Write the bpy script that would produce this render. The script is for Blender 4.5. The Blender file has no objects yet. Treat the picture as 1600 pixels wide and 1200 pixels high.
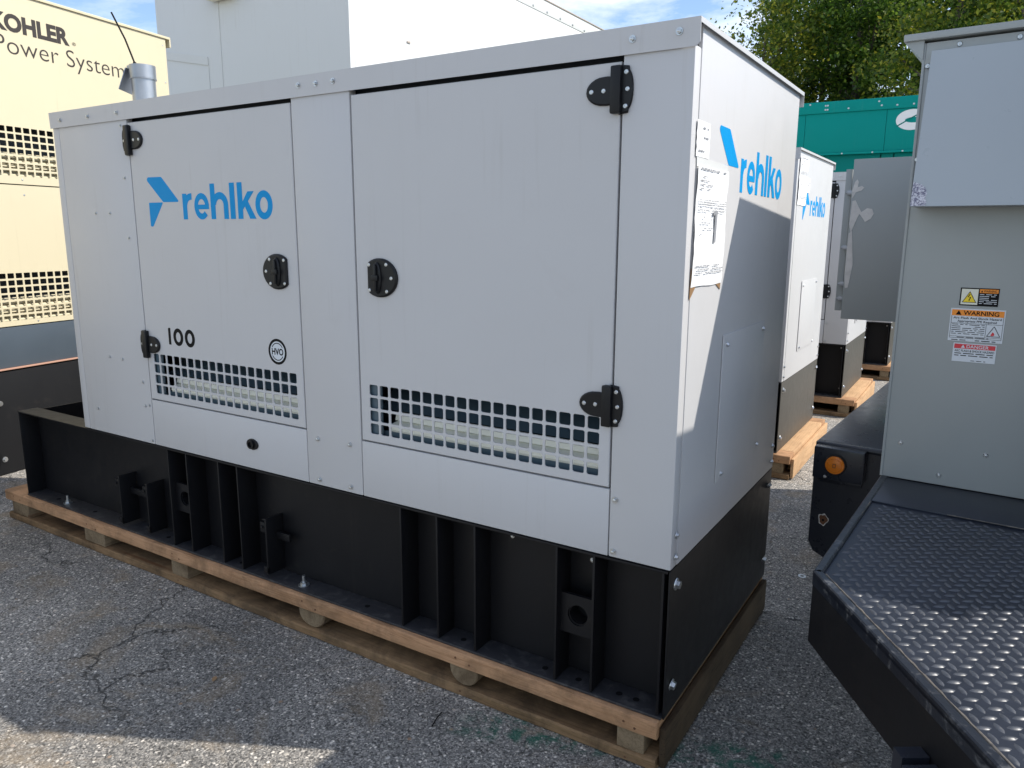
import bpy, bmesh, math, random
from mathutils import Vector, Matrix
import numpy as np
R = math.radians
random.seed(7)
sc = bpy.context.scene
col = sc.collection

# ------------------------------------------------------------------ camera
cam_d = bpy.data.cameras.new('camera')
cam = bpy.data.objects.new('camera', cam_d)
col.objects.link(cam)
cam.location = (0.72286, -2.05480, 0.99247 + 0.68)
cam.rotation_euler = (R(78.79894), R(-0.26737), R(32.11769))
cam_d.sensor_width = 36
cam_d.lens = 1184.377 * 36 / 1600
cam_d.clip_start = 0.02
cam_d.clip_end = 2000
sc.camera = cam

# ------------------------------------------------------------------ sky and sun
SUN = Vector((0.855, 0.44, 1.0)).normalized()
EL = math.asin(SUN.z)
AZ = math.atan2(SUN.x, SUN.y)
w = bpy.data.worlds.new('World')
sc.world = w
w.use_nodes = True
nt = w.node_tree
nt.nodes.clear()
def N(nt, t, **k):
    n = nt.nodes.new(t)
    for a, b in k.items():
        setattr(n, a, b)
    return n
sky = N(nt, 'ShaderNodeTexSky', sky_type='NISHITA')
sky.sun_disc = False
sky.sun_elevation = EL
sky.sun_rotation = AZ
sky.altitude = 100
sky.air_density = 1.0
sky.dust_density = 0.25
sky.ozone_density = 1.8
tc = N(nt, 'ShaderNodeTexCoord')
mp = N(nt, 'ShaderNodeMapping')
mp.inputs['Scale'].default_value = (1.0, 1.0, 3.2)
cl = N(nt, 'ShaderNodeTexNoise')
cl.inputs['Scale'].default_value = 2.6
cl.inputs['Detail'].default_value = 9
cl.inputs['Roughness'].default_value = 0.62
cl.inputs['Distortion'].default_value = 0.35
rmp = N(nt, 'ShaderNodeValToRGB')
rmp.color_ramp.elements[0].position = 0.45
rmp.color_ramp.elements[0].color = (0, 0, 0, 1)
rmp.color_ramp.elements[1].position = 0.70
rmp.color_ramp.elements[1].color = (0.9, 0.9, 0.9, 1)
mx = N(nt, 'ShaderNodeMix', data_type='RGBA')
mx.inputs[7].default_value = (8.6, 8.5, 8.5, 1)
bg = N(nt, 'ShaderNodeBackground')
bg.inputs['Strength'].default_value = 0.145
wo = N(nt, 'ShaderNodeOutputWorld')
L = nt.links.new
L(tc.outputs['Generated'], mp.inputs['Vector'])
L(mp.outputs['Vector'], cl.inputs['Vector'])
L(cl.outputs['Fac'], rmp.inputs['Fac'])
L(rmp.outputs['Color'], mx.inputs[0])
L(sky.outputs['Color'], mx.inputs[6])
L(mx.outputs[2], bg.inputs['Color'])
L(bg.outputs['Background'], wo.inputs['Surface'])

sd = bpy.data.lights.new('sun', 'SUN')
sd.energy = 4.2
sd.angle = R(0.55)
sd.color = (1.0, 0.94, 0.85)
sun = bpy.data.objects.new('sun', sd)
sun.rotation_euler = SUN.to_track_quat('Z', 'Y').to_euler()
sun.location = (6, 3, 9)
col.objects.link(sun)
sc.view_settings.view_transform = 'Standard'
sc.view_settings.look = 'None'
sc.view_settings.gamma = 1
sc.view_settings.exposure = 0.5
sc.view_settings.use_curve_mapping = False
sc.cycles.max_bounces = 8

# ------------------------------------------------------------------ materials
def base_mat(name):
    m = bpy.data.materials.new(name)
    m.use_nodes = True
    t = m.node_tree
    return m, t, t.nodes['Principled BSDF']
def ramp(t, stops):
    r = N(t, 'ShaderNodeValToRGB')
    e = r.color_ramp.elements
    while len(e) < len(stops):
        e.new(0.5)
    for el, (p, c) in zip(e, stops):
        el.position = p
        el.color = (c[0], c[1], c[2], 1) if not isinstance(c, (int, float)) else (c, c, c, 1)
    return r
def noise(t, vec, scale, detail=3, rough=0.55, dist=0.0):
    n = N(t, 'ShaderNodeTexNoise')
    n.inputs['Scale'].default_value = scale
    n.inputs['Detail'].default_value = detail
    n.inputs['Roughness'].default_value = rough
    n.inputs['Distortion'].default_value = dist
    if vec is not None:
        t.links.new(vec, n.inputs['Vector'])
    return n
def paint(name, c, rough=0.45, metal=0.0, var=0.06, peel=0.02, peel_scale=350, dirt=0.0, dirt_c=(0.2, 0.17, 0.13), spec=0.5, rvar=0.12, scale=2.0, dthr=0.58, streak=0.0, wave=0.05):
    """painted or plain surface: soft tonal variation, fine relief, optional dust film with its own shape"""
    m, t, b = base_mat(name)
    g = N(t, 'ShaderNodeTexCoord')
    gv = g.outputs['Object']
    n1 = noise(t, gv, scale, 5, 0.6, 0.3)
    mixv = N(t, 'ShaderNodeMix', data_type='RGBA')
    mixv.inputs[6].default_value = tuple(max(0, x * (1 - var)) for x in c) + (1,)
    mixv.inputs[7].default_value = tuple(min(1, x * (1 + var)) for x in c) + (1,)
    t.links.new(n1.outputs['Fac'], mixv.inputs[0])
    out = mixv.outputs[2]
    if dirt > 0:
        n2 = noise(t, gv, scale * 3.1, 8, 0.7, 0.6)
        r2 = ramp(t, [(dthr, 0.0), (dthr + 0.2, dirt)])
        t.links.new(n2.outputs['Fac'], r2.inputs['Fac'])
        md = N(t, 'ShaderNodeMix', data_type='RGBA')
        md.inputs[7].default_value = dirt_c + (1,)
        t.links.new(out, md.inputs[6])
        t.links.new(r2.outputs['Color'], md.inputs[0])
        out = md.outputs[2]
    if streak > 0:
        sv = N(t, 'ShaderNodeVectorMath', operation='MULTIPLY')
        sv.inputs[1].default_value = (26, 26, 0.9)
        t.links.new(gv, sv.inputs[0])
        ns = noise(t, sv.outputs[0], 1.0, 6, 0.7, 0.2)
        nl = noise(t, gv, 1.7, 3)
        rs_ = ramp(t, [(0.56, 0.0), (0.74, streak)])
        rl_ = ramp(t, [(0.45, 0.0), (0.6, 1.0)])
        t.links.new(ns.outputs['Fac'], rs_.inputs['Fac'])
        t.links.new(nl.outputs['Fac'], rl_.inputs['Fac'])
        ml = N(t, 'ShaderNodeMath', operation='MULTIPLY')
        t.links.new(rs_.outputs['Color'], ml.inputs[0])
        t.links.new(rl_.outputs['Color'], ml.inputs[1])
        md2 = N(t, 'ShaderNodeMix', data_type='RGBA')
        md2.inputs[7].default_value = dirt_c + (1,)
        t.links.new(out, md2.inputs[6])
        t.links.new(ml.outputs[0], md2.inputs[0])
        out = md2.outputs[2]
    t.links.new(out, b.inputs['Base Color'])
    b.inputs['Metallic'].default_value = metal
    b.inputs['Specular IOR Level'].default_value = spec
    rr = N(t, 'ShaderNodeMapRange')
    rr.inputs['To Min'].default_value = max(0.05, rough - rvar)
    rr.inputs['To Max'].default_value = min(1, rough + rvar)
    n3 = noise(t, gv, scale * 5, 6, 0.65)
    t.links.new(n3.outputs['Fac'], rr.inputs['Value'])
    t.links.new(rr.outputs['Result'], b.inputs['Roughness'])
    if peel > 0:
        n4 = noise(t, gv, peel_scale, 2)
        bp = N(t, 'ShaderNodeBump')
        bp.inputs['Strength'].default_value = peel
        bp.inputs['Distance'].default_value = 0.002
        t.links.new(n4.outputs['Fac'], bp.inputs['Height'])
        n5 = noise(t, gv, 3.0, 2)
        b2 = N(t, 'ShaderNodeBump')
        b2.inputs['Strength'].default_value = wave
        b2.inputs['Distance'].default_value = 0.01
        t.links.new(n5.outputs['Fac'], b2.inputs['Height'])
        t.links.new(bp.outputs['Normal'], b2.inputs['Normal'])
        t.links.new(b2.outputs['Normal'], b.inputs['Normal'])
    return m
def wood(name, c1, c2, axis='x', stain=0.35):
    m, t, b = base_mat(name)
    g = N(t, 'ShaderNodeTexCoord')
    oi = N(t, 'ShaderNodeObjectInfo')
    va = N(t, 'ShaderNodeVectorMath', operation='MULTIPLY_ADD')
    sc_ = N(t, 'ShaderNodeVectorMath', operation='SCALE')
    cmb = N(t, 'ShaderNodeCombineXYZ')
    for k in range(3):
        t.links.new(oi.outputs['Random'], cmb.inputs[k])
    t.links.new(cmb.outputs[0], sc_.inputs[0])
    sc_.inputs['Scale'].default_value = 37.0
    va.inputs[1].default_value = (3.5, 80, 80) if axis == 'x' else (80, 3.5, 80)
    t.links.new(g.outputs['Object'], va.inputs[0])
    t.links.new(sc_.outputs[0], va.inputs[2])
    n1 = noise(t, va.outputs[0], 1.0, 7, 0.7, 1.2)
    r1 = ramp(t, [(0.3, tuple(x * 0.72 for x in c1)), (0.55, c2), (0.72, tuple(x * 0.55 for x in c1))])
    t.links.new(n1.outputs['Fac'], r1.inputs['Fac'])
    n2 = noise(t, va.outputs[0], 0.12, 5, 0.7, 0.5)
    n2b = noise(t, g.outputs['Object'], 5.0, 6, 0.7, 0.5)
    r2 = ramp(t, [(0.44, 0.0), (0.62, stain)])
    t.links.new(n2b.outputs['Fac'], r2.inputs['Fac'])
    md = N(t, 'ShaderNodeMix', data_type='RGBA')
    md.inputs[7].default_value = (0.09, 0.06, 0.035, 1)
    t.links.new(r1.outputs['Color'], md.inputs[6])
    t.links.new(r2.outputs['Color'], md.inputs[0])
    # knots
    vk = N(t, 'ShaderNodeTexVoronoi')
    vk.inputs['Scale'].default_value = 0.11
    t.links.new(va.outputs[0], vk.inputs['Vector'])
    rk = ramp(t, [(0.05, 0.8), (0.12, 0.0)])
    t.links.new(vk.outputs['Distance'], rk.inputs['Fac'])
    mk = N(t, 'ShaderNodeMix', data_type='RGBA')
    mk.inputs[7].default_value = (0.12, 0.055, 0.025, 1)
    t.links.new(md.outputs[2], mk.inputs[6])
    t.links.new(rk.outputs['Color'], mk.inputs[0])
    t.links.new(mk.outputs[2], b.inputs['Base Color'])
    b.inputs['Roughness'].default_value = 0.8
    b.inputs['Specular IOR Level'].default_value = 0.2
    bp = N(t, 'ShaderNodeBump')
    bp.inputs['Strength'].default_value = 0.35
    bp.inputs['Distance'].default_value = 0.003
    t.links.new(n1.outputs['Fac'], bp.inputs['Height'])
    t.links.new(bp.outputs['Normal'], b.inputs['Normal'])
    return m

M = {}
M['grey_paint'] = paint('light_grey_powder_coat', (0.538, 0.537, 0.543), 0.43, var=0.025, peel=0.05, dirt=0.09, dirt_c=(0.36, 0.34, 0.31), spec=0.42, streak=0.30, wave=0.28)
M['black_paint'] = paint('black_frame_paint', (0.0075, 0.0075, 0.009), 0.45, var=0.2, peel=0.06, peel_scale=160, dirt=0.5, dirt_c=(0.032, 0.028, 0.024), scale=3, spec=0.28, streak=0.4, wave=0.25)
M['sunlit_black'] = paint('sunlit_black_frame_paint', (0.060, 0.054, 0.045), 0.5, var=0.2, peel=0.06, dirt=0.4, dirt_c=(0.10, 0.09, 0.075), scale=3)  # lighter copy of the black frame paint, sunlight put into its colour
M['black_top'] = paint('black_flange_paint_dusty', (0.028, 0.028, 0.032), 0.45, var=0.25, peel=0.15, peel_scale=220, dirt=0.55, dirt_c=(0.12, 0.115, 0.11), scale=7, dthr=0.5)
M['liner'] = paint('dark_liner', (0.02, 0.028, 0.036), 0.5, peel=0)
M['liner_blue'] = paint('blue_grey_baffle', (0.07, 0.11, 0.14), 0.35, peel=0)
M['foam'] = paint('cream_foam_ledge', (0.88, 0.87, 0.76), 0.8, var=0.12, peel=0.1, scale=6)
M['black_plastic'] = paint('black_cast_hinge', (0.007, 0.0075, 0.009), 0.4, var=0.1, peel=0.08, peel_scale=500, spec=0.3)
M['zinc'] = paint('zinc_plated_steel', (0.55, 0.57, 0.58), 0.3, metal=0.9, var=0.15, peel=0.05)
M['galv'] = paint('galvanised_exhaust', (0.36, 0.38, 0.41), 0.42, metal=0.85, var=0.2, peel=0.05, scale=9)
M['blue'] = paint('blue_vinyl', (0.0, 0.275, 0.62), 0.5, var=0.02, peel=0, spec=0.15)
M['ink'] = paint('black_vinyl', (0.007, 0.007, 0.008), 0.6, var=0.05, peel=0, spec=0.12)
M['ink_brown'] = paint('dark_brown_vinyl', (0.03, 0.022, 0.018), 0.5, var=0.05, peel=0)
M['paper'] = paint('white_paper', (0.78, 0.79, 0.80), 0.7, var=0.03, peel=0.1, peel_scale=40)
M['print'] = paint('grey_print', (0.26, 0.27, 0.29), 0.8, var=0.25, peel=0, scale=90)
M['tape'] = paint('brown_packing_tape', (0.30, 0.18, 0.09), 0.35, var=0.2, peel=0.1)
M['film'] = paint('clear_plastic_sleeve', (0.70, 0.71, 0.70), 0.22, var=0.05, peel=0.3, peel_scale=30)
M['cream'] = paint('cream_enclosure_paint', (0.60, 0.535, 0.37), 0.42, var=0.03, peel=0.04, dirt=0.08, dirt_c=(0.36, 0.29, 0.18), streak=0.25, wave=0.15)
M['steel_blue'] = paint('grey_blue_skid_paint', (0.068, 0.088, 0.110), 0.33, var=0.2, peel=0.05, dirt=0.2, dirt_c=(0.13, 0.14, 0.15))
M['skid_dark'] = paint('shade_toned_black_tank', (0.009, 0.0095, 0.011), 0.55, spec=0.25, var=0.2, peel=0.05, dirt=0.3, dirt_c=(0.06, 0.052, 0.045))  # kept darker overall in place of a cast shadow on the tank
M['lip_highlight'] = paint('orange_lip_highlight', (0.45, 0.26, 0.19), 0.6, var=0.2, peel=0)  # reddish tan stands for an orange highlight along the lip
M['white_wall'] = paint('white_container_paint', (0.64, 0.65, 0.64), 0.5, var=0.02, peel=0.03, dirt=0.10, dirt_c=(0.45, 0.43, 0.38), scale=0.7, streak=0.3, wave=0.2)
M['trim'] = paint('pale_brown_trim', (0.42, 0.36, 0.31), 0.6)
M['teal'] = paint('teal_enclosure_paint', (0.0, 0.255, 0.225), 0.55, spec=0.12, var=0.06, streak=0.2, peel=0.02, dirt=0.08, dirt_c=(0.10, 0.3, 0.28), scale=1.0)
M['teal_dark'] = paint('teal_lower_paint', (0.0, 0.19, 0.165), 0.55, spec=0.12, var=0.06, peel=0.02, scale=1.0)
M['emblem'] = paint('white_emblem', (0.8, 0.8, 0.8), 0.5, peel=0)
M['cab_grey'] = paint('ansi_grey_cabinet', (0.312, 0.335, 0.333), 0.36, var=0.03, peel=0.04, dirt=0.08, dirt_c=(0.33, 0.33, 0.31), scale=2.2)
M['hood_grey'] = paint('pale_grey_hood', (0.36, 0.40, 0.43), 0.3, var=0.04, peel=0.04, dirt=0.05)
M['fender'] = paint('navy_black_fender', (0.018, 0.021, 0.030), 0.3, var=0.25, peel=0.05, peel_scale=120, dirt=0.35, dirt_c=(0.05, 0.05, 0.055), scale=4)
M['orange'] = paint('amber_lens', (0.85, 0.24, 0.02), 0.25, var=0.06, peel=0)
M['rust'] = paint('rust', (0.13, 0.06, 0.03), 0.9, var=0.5, peel=0.5, peel_scale=120, scale=60)
M['bare'] = paint('bare_chipped_steel', (0.17, 0.15, 0.125), 0.5, metal=0.3, var=0.5, peel=0.5, peel_scale=90, scale=12, dirt=0.8, dirt_c=(0.03, 0.03, 0.035), dthr=0.45)
M['yellow'] = paint('warning_yellow', (0.85, 0.62, 0.02), 0.4, peel=0)
M['lab_orange'] = paint('warning_orange', (0.85, 0.27, 0.02), 0.4, peel=0)
M['lab_red'] = paint('danger_red', (0.62, 0.035, 0.05), 0.4, peel=0)
M['lab_white'] = paint('label_white', (0.62, 0.66, 0.70), 0.4, peel=0)
M['lab_cream'] = paint('label_cream', (0.72, 0.72, 0.6), 0.4, peel=0)
M['rubber'] = paint('tyre_rubber', (0.02, 0.02, 0.02), 0.8)
M['white_cable'] = paint('white_cable', (0.6, 0.62, 0.65), 0.5)
M['residue'] = paint('torn_tape_residue', (0.62, 0.60, 0.57), 0.8, var=0.25, peel=0.5, peel_scale=60, scale=20)
M['deck_wood'] = wood('fresh_deck_pine', (0.43, 0.225, 0.115), (0.50, 0.29, 0.16), 'x', 0.5)
M['deck_wood_y'] = wood('fresh_cross_sunlit_side_pine', (0.47, 0.27, 0.14), (0.56, 0.36, 0.20), 'y', 0.15)  # fresh cross boards; also gives rear pallet sides their sunlit tone
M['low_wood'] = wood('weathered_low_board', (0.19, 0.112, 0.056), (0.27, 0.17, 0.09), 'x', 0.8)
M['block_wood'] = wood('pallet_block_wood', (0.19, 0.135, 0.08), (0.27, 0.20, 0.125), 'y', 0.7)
M['side_wood'] = wood('shaded_side_board', (0.026, 0.017, 0.010), (0.058, 0.040, 0.024), 'y', 0.5)  # shade on the pallet side is put into this dark colour

# speckled label residue on the hood corner
m, t, b = base_mat('speckled_label_residue')
g = N(t, 'ShaderNodeTexCoord')
n = noise(t, g.outputs['Object'], 160, 4, 0.7)
r = ramp(t, [(0.42, (0.13, 0.13, 0.2)), (0.56, (0.6, 0.6, 0.66))])
t.links.new(n.outputs['Fac'], r.inputs['Fac'])
t.links.new(r.outputs['Color'], b.inputs['Base Color'])
b.inputs['Roughness'].default_value = 0.8
M['speckle'] = m

# tread plate: black paint, scuffed to metal in places
m, t, b = base_mat('black_tread_plate')
g = N(t, 'ShaderNodeTexCoord')
n1 = noise(t, g.outputs['Object'], 4.0, 6, 0.6, 0.4)
r1 = ramp(t, [(0.3, (0.010, 0.013, 0.021)), (0.7, (0.022, 0.027, 0.040))])
t.links.new(n1.outputs['Fac'], r1.inputs['Fac'])
n2 = noise(t, g.outputs['Object'], 38.0, 5, 0.75, 0.4)
r2 = ramp(t, [(0.64, 0.0), (0.74, 0.6)])
t.links.new(n2.outputs['Fac'], r2.inputs['Fac'])
mm = N(t, 'ShaderNodeMix', data_type='RGBA')
mm.inputs[7].default_value = (0.16, 0.16, 0.17, 1)
t.links.new(r1.outputs['Color'], mm.inputs[6])
t.links.new(r2.outputs['Color'], mm.inputs[0])
t.links.new(mm.outputs[2], b.inputs['Base Color'])
rr = N(t, 'ShaderNodeMapRange')
rr.inputs['To Min'].default_value = 0.24
rr.inputs['To Max'].default_value = 0.5
t.links.new(n1.outputs['Fac'], rr.inputs['Value'])
t.links.new(rr.outputs['Result'], b.inputs['Roughness'])
n4 = noise(t, g.outputs['Object'], 120, 3)
bp = N(t, 'ShaderNodeBump')
bp.inputs['Strength'].default_value = 0.12
bp.inputs['Distance'].default_value = 0.002
t.links.new(n4.outputs['Fac'], bp.inputs['Height'])
t.links.new(bp.outputs['Normal'], b.inputs['Normal'])
b.inputs['Specular IOR Level'].default_value = 0.42
M['tread'] = m
M['tread_worn'] = paint('worn_lug_tops', (0.052, 0.058, 0.070), 0.40, var=0.6, peel=0.2, peel_scale=90, scale=30, spec=0.5, dirt=0.9, dirt_c=(0.16, 0.15, 0.14), dthr=0.56)
M['rim_worn'] = paint('scraped_black_rim', (0.012, 0.015, 0.022), 0.32, var=0.4, peel=0.3, peel_scale=60, scale=9, dirt=0.8, dirt_c=(0.20, 0.20, 0.20), dthr=0.54)

# asphalt: pale aggregate in dark binder, cracks, dust patches, traces of green paint
m, t, b = base_mat('worn_asphalt')
g = N(t, 'ShaderNodeTexCoord')
gv = g.outputs['Object']
def voro(scale, feature='F1', rnd=1.0, vec=None):
    v = N(t, 'ShaderNodeTexVoronoi', feature=feature)
    v.inputs['Scale'].default_value = scale
    v.inputs['Randomness'].default_value = rnd
    t.links.new(vec if vec is not None else gv, v.inputs['Vector'])
    return v
def mixc(fac, a, bcol):
    x = N(t, 'ShaderNodeMix', data_type='RGBA')
    if isinstance(fac, float):
        x.inputs[0].default_value = fac
    else:
        t.links.new(fac, x.inputs[0])
    for i, c in ((6, a), (7, bcol)):
        if isinstance(c, tuple):
            x.inputs[i].default_value = c + (1,)
        else:
            t.links.new(c, x.inputs[i])
    return x.outputs[2]
nw = noise(t, gv, 60, 2)
wv = N(t, 'ShaderNodeVectorMath', operation='MULTIPLY_ADD')
wv.inputs[1].default_value = (0.012, 0.012, 0.012)
t.links.new(nw.outputs['Color'], wv.inputs[0])
t.links.new(gv, wv.inputs[2])
v1 = voro(78, vec=wv.outputs[0])
v2 = voro(210, vec=wv.outputs[0])
sp = N(t, 'ShaderNodeSeparateColor')
t.links.new(v1.outputs['Color'], sp.inputs[0])
r1 = ramp(t, [(0.0, (0.15, 0.147, 0.142)), (0.55, (0.25, 0.243, 0.232)), (0.82, (0.44, 0.42, 0.39)), (1.0, (0.88, 0.83, 0.76))])
t.links.new(sp.outputs[0], r1.inputs['Fac'])
sp2 = N(t, 'ShaderNodeSeparateColor')
t.links.new(v2.outputs['Color'], sp2.inputs[0])
r2 = ramp(t, [(0.0, (0.10, 0.098, 0.096)), (0.6, (0.21, 0.204, 0.196)), (1.0, (0.50, 0.475, 0.44))])
t.links.new(sp2.outputs[1], r2.inputs['Fac'])
rd = ramp(t, [(0.30, 0.0), (0.48, 1.0)])
t.links.new(v1.outputs['Distance'], rd.inputs['Fac'])
c = mixc(rd.outputs['Color'], r1.outputs['Color'], r2.outputs['Color'])
vp_ = voro(150, vec=wv.outputs[0])
spp = N(t, 'ShaderNodeSeparateColor')
t.links.new(vp_.outputs['Color'], spp.inputs[0])
rpit = ramp(t, [(0.86, 0.0), (0.90, 0.75)])
t.links.new(spp.outputs[2], rpit.inputs['Fac'])
c = mixc(rpit.outputs['Color'], c, (0.035, 0.034, 0.034))
v3 = voro(34, vec=wv.outputs[0])
sp3 = N(t, 'ShaderNodeSeparateColor')
t.links.new(v3.outputs['Color'], sp3.inputs[0])
r3 = ramp(t, [(0.86, 0.0), (0.90, 1.0)])
t.links.new(sp3.outputs[0], r3.inputs['Fac'])
r3d = ramp(t, [(0.20, 1.0), (0.30, 0.0)])
t.links.new(v3.outputs['Distance'], r3d.inputs['Fac'])
stn = N(t, 'ShaderNodeMath', operation='MULTIPLY')
t.links.new(r3.outputs['Color'], stn.inputs[0])
t.links.new(r3d.outputs['Color'], stn.inputs[1])
stc = ramp(t, [(0.0, (0.36, 0.34, 0.31)), (0.5, (0.52, 0.49, 0.44)), (0.75, (0.30, 0.20, 0.13)), (1.0, (0.62, 0.60, 0.57))])
t.links.new(sp3.outputs[1], stc.inputs['Fac'])
c = mixc(stn.outputs[0], c, stc.outputs['Color'])
# broad tone changes
n1 = noise(t, gv, 0.9, 6, 0.6, 0.5)
rb = ramp(t, [(0.35, (0.76, 0.75, 0.73)), (0.65, (1.28, 1.24, 1.18))])
t.links.new(n1.outputs['Fac'], rb.inputs['Fac'])
mu = N(t, 'ShaderNodeMix', data_type='RGBA', blend_type='MULTIPLY')
mu.inputs[0].default_value = 1.0
t.links.new(c, mu.inputs[6])
t.links.new(rb.outputs['Color'], mu.inputs[7])
c = mu.outputs[2]
# brownish dust patches
n2 = noise(t, gv, 2.3, 7, 0.7, 0.8)
rp = ramp(t, [(0.52, 0.0), (0.66, 0.62)])
t.links.new(n2.outputs['Fac'], rp.inputs['Fac'])
c = mixc(rp.outputs['Color'], c, (0.27, 0.205, 0.13))
nop = noise(t, gv, 1.6, 8, 0.72, 1.2)
rop = ramp(t, [(0.58, 0.0), (0.70, 0.45)])
t.links.new(nop.outputs['Fac'], rop.inputs['Fac'])
c = mixc(rop.outputs['Color'], c, (0.07, 0.068, 0.066))
# cracks
nd = noise(t, gv, 2.2, 5, 0.65)
va = N(t, 'ShaderNodeVectorMath', operation='MULTIPLY_ADD')
va.inputs[1].default_value = (0.5, 0.5, 0.5)
t.links.new(nd.outputs['Color'], va.inputs[0])
t.links.new(gv, va.inputs[2])
vc = voro(1.25, 'DISTANCE_TO_EDGE', vec=va.outputs[0])
rc = ramp(t, [(0.0, 1.0), (0.004, 0.8), (0.010, 0.0)])
t.links.new(vc.outputs['Distance'], rc.inputs['Fac'])
nm = noise(t, gv, 1.1, 3)
rm = ramp(t, [(0.42, 0.0), (0.56, 0.85)])
t.links.new(nm.outputs['Fac'], rm.inputs['Fac'])
mc = N(t, 'ShaderNodeMath', operation='MULTIPLY')
t.links.new(rc.outputs['Color'], mc.inputs[0])
t.links.new(rm.outputs['Color'], mc.inputs[1])
c = mixc(mc.outputs[0], c, (0.018, 0.018, 0.018))
# green paint band left on the ground near the pallet corner
sep = N(t, 'ShaderNodeSeparateXYZ')
t.links.new(gv, sep.inputs[0])
def math_(op, a, b_=None):
    x = N(t, 'ShaderNodeMath', operation=op)
    for i, q in enumerate((a, b_)):
        if q is None:
            continue
        if isinstance(q, (int, float)):
            x.inputs[i].default_value = q
        else:
            t.links.new(q, x.inputs[i])
    return x.outputs[0]
# band: line through (-.65,-.13)-(.34,.27)
lx = math_('MULTIPLY', sep.outputs[0], -0.375)
ly = math_('ADD', sep.outputs[1], lx)
ly = math_('SUBTRACT', ly, 0.115)
ab = math_('ABSOLUTE', ly)
band = ramp(t, [(0.05, 1.0), (0.10, 0.0)])
t.links.new(ab, band.inputs['Fac'])
cx = math_('ABSOLUTE', math_('ADD', sep.outputs[0], 0.16))
bx_ = ramp(t, [(0.44, 1.0), (0.56, 0.0)])
t.links.new(cx, bx_.inputs['Fac'])
ng = noise(t, gv, 12.0, 6, 0.75, 0.4)
rg = ramp(t, [(0.46, 0.0), (0.58, 0.8)])
t.links.new(ng.outputs['Fac'], rg.inputs['Fac'])
gm = math_('MULTIPLY', math_('MULTIPLY', band.outputs['Color'], bx_.outputs['Color']), rg.outputs['Color'])
c = mixc(gm, c, (0.003, 0.11, 0.07))
t.links.new(c, b.inputs['Base Color'])
b.inputs['Roughness'].default_value = 0.85
hb = N(t, 'ShaderNodeMath', operation='MULTIPLY_ADD')
hb.inputs[1].default_value = -1.0
hb.inputs[2].default_value = 1.0
t.links.new(v1.outputs['Distance'], hb.inputs[0])
hc = math_('SUBTRACT', hb.outputs[0], math_('MULTIPLY', mc.outputs[0], 2.0))
bp = N(t, 'ShaderNodeBump')
bp.inputs['Strength'].default_value = 0.8
bp.inputs['Distance'].default_value = 0.004
t.links.new(hc, bp.inputs['Height'])
t.links.new(bp.outputs['Normal'], b.inputs['Normal'])
M['asphalt'] = m

def leafmat(name, c1, c2, c3):
    m, t, b = base_mat(name)
    g = N(t, 'ShaderNodeNewGeometry')
    r = ramp(t, [(0.0, c1), (0.6, c2), (1.0, c3)])
    t.links.new(g.outputs['Random Per Island'], r.inputs['Fac'])
    t.links.new(r.outputs['Color'], b.inputs['Base Color'])
    b.inputs['Roughness'].default_value = 0.5
    tr = N(t, 'ShaderNodeBsdfTranslucent')
    t.links.new(r.outputs['Color'], tr.inputs['Color'])
    ms = N(t, 'ShaderNodeMixShader')
    ms.inputs[0].default_value = 0.5
    out = t.nodes['Material Output']
    t.links.new(b.outputs[0], ms.inputs[1])
    t.links.new(tr.outputs[0], ms.inputs[2])
    t.links.new(ms.outputs[0], out.inputs['Surface'])
    return m
M['leaf_a'] = leafmat('green_leaves', (0.035, 0.085, 0.012), (0.095, 0.195, 0.024), (0.27, 0.38, 0.05))
M['leaf_b'] = leafmat('yellowing_leaves', (0.055, 0.10, 0.014), (0.17, 0.24, 0.028), (0.48, 0.44, 0.04))
M['leaf_c'] = leafmat('dark_leaves', (0.02, 0.045, 0.012), (0.045, 0.09, 0.018), (0.10, 0.16, 0.03))
M['bark'] = paint('grey_bark', (0.12, 0.10, 0.08), 0.9, var=0.4, peel=0.6, peel_scale=25, scale=8)

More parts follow.
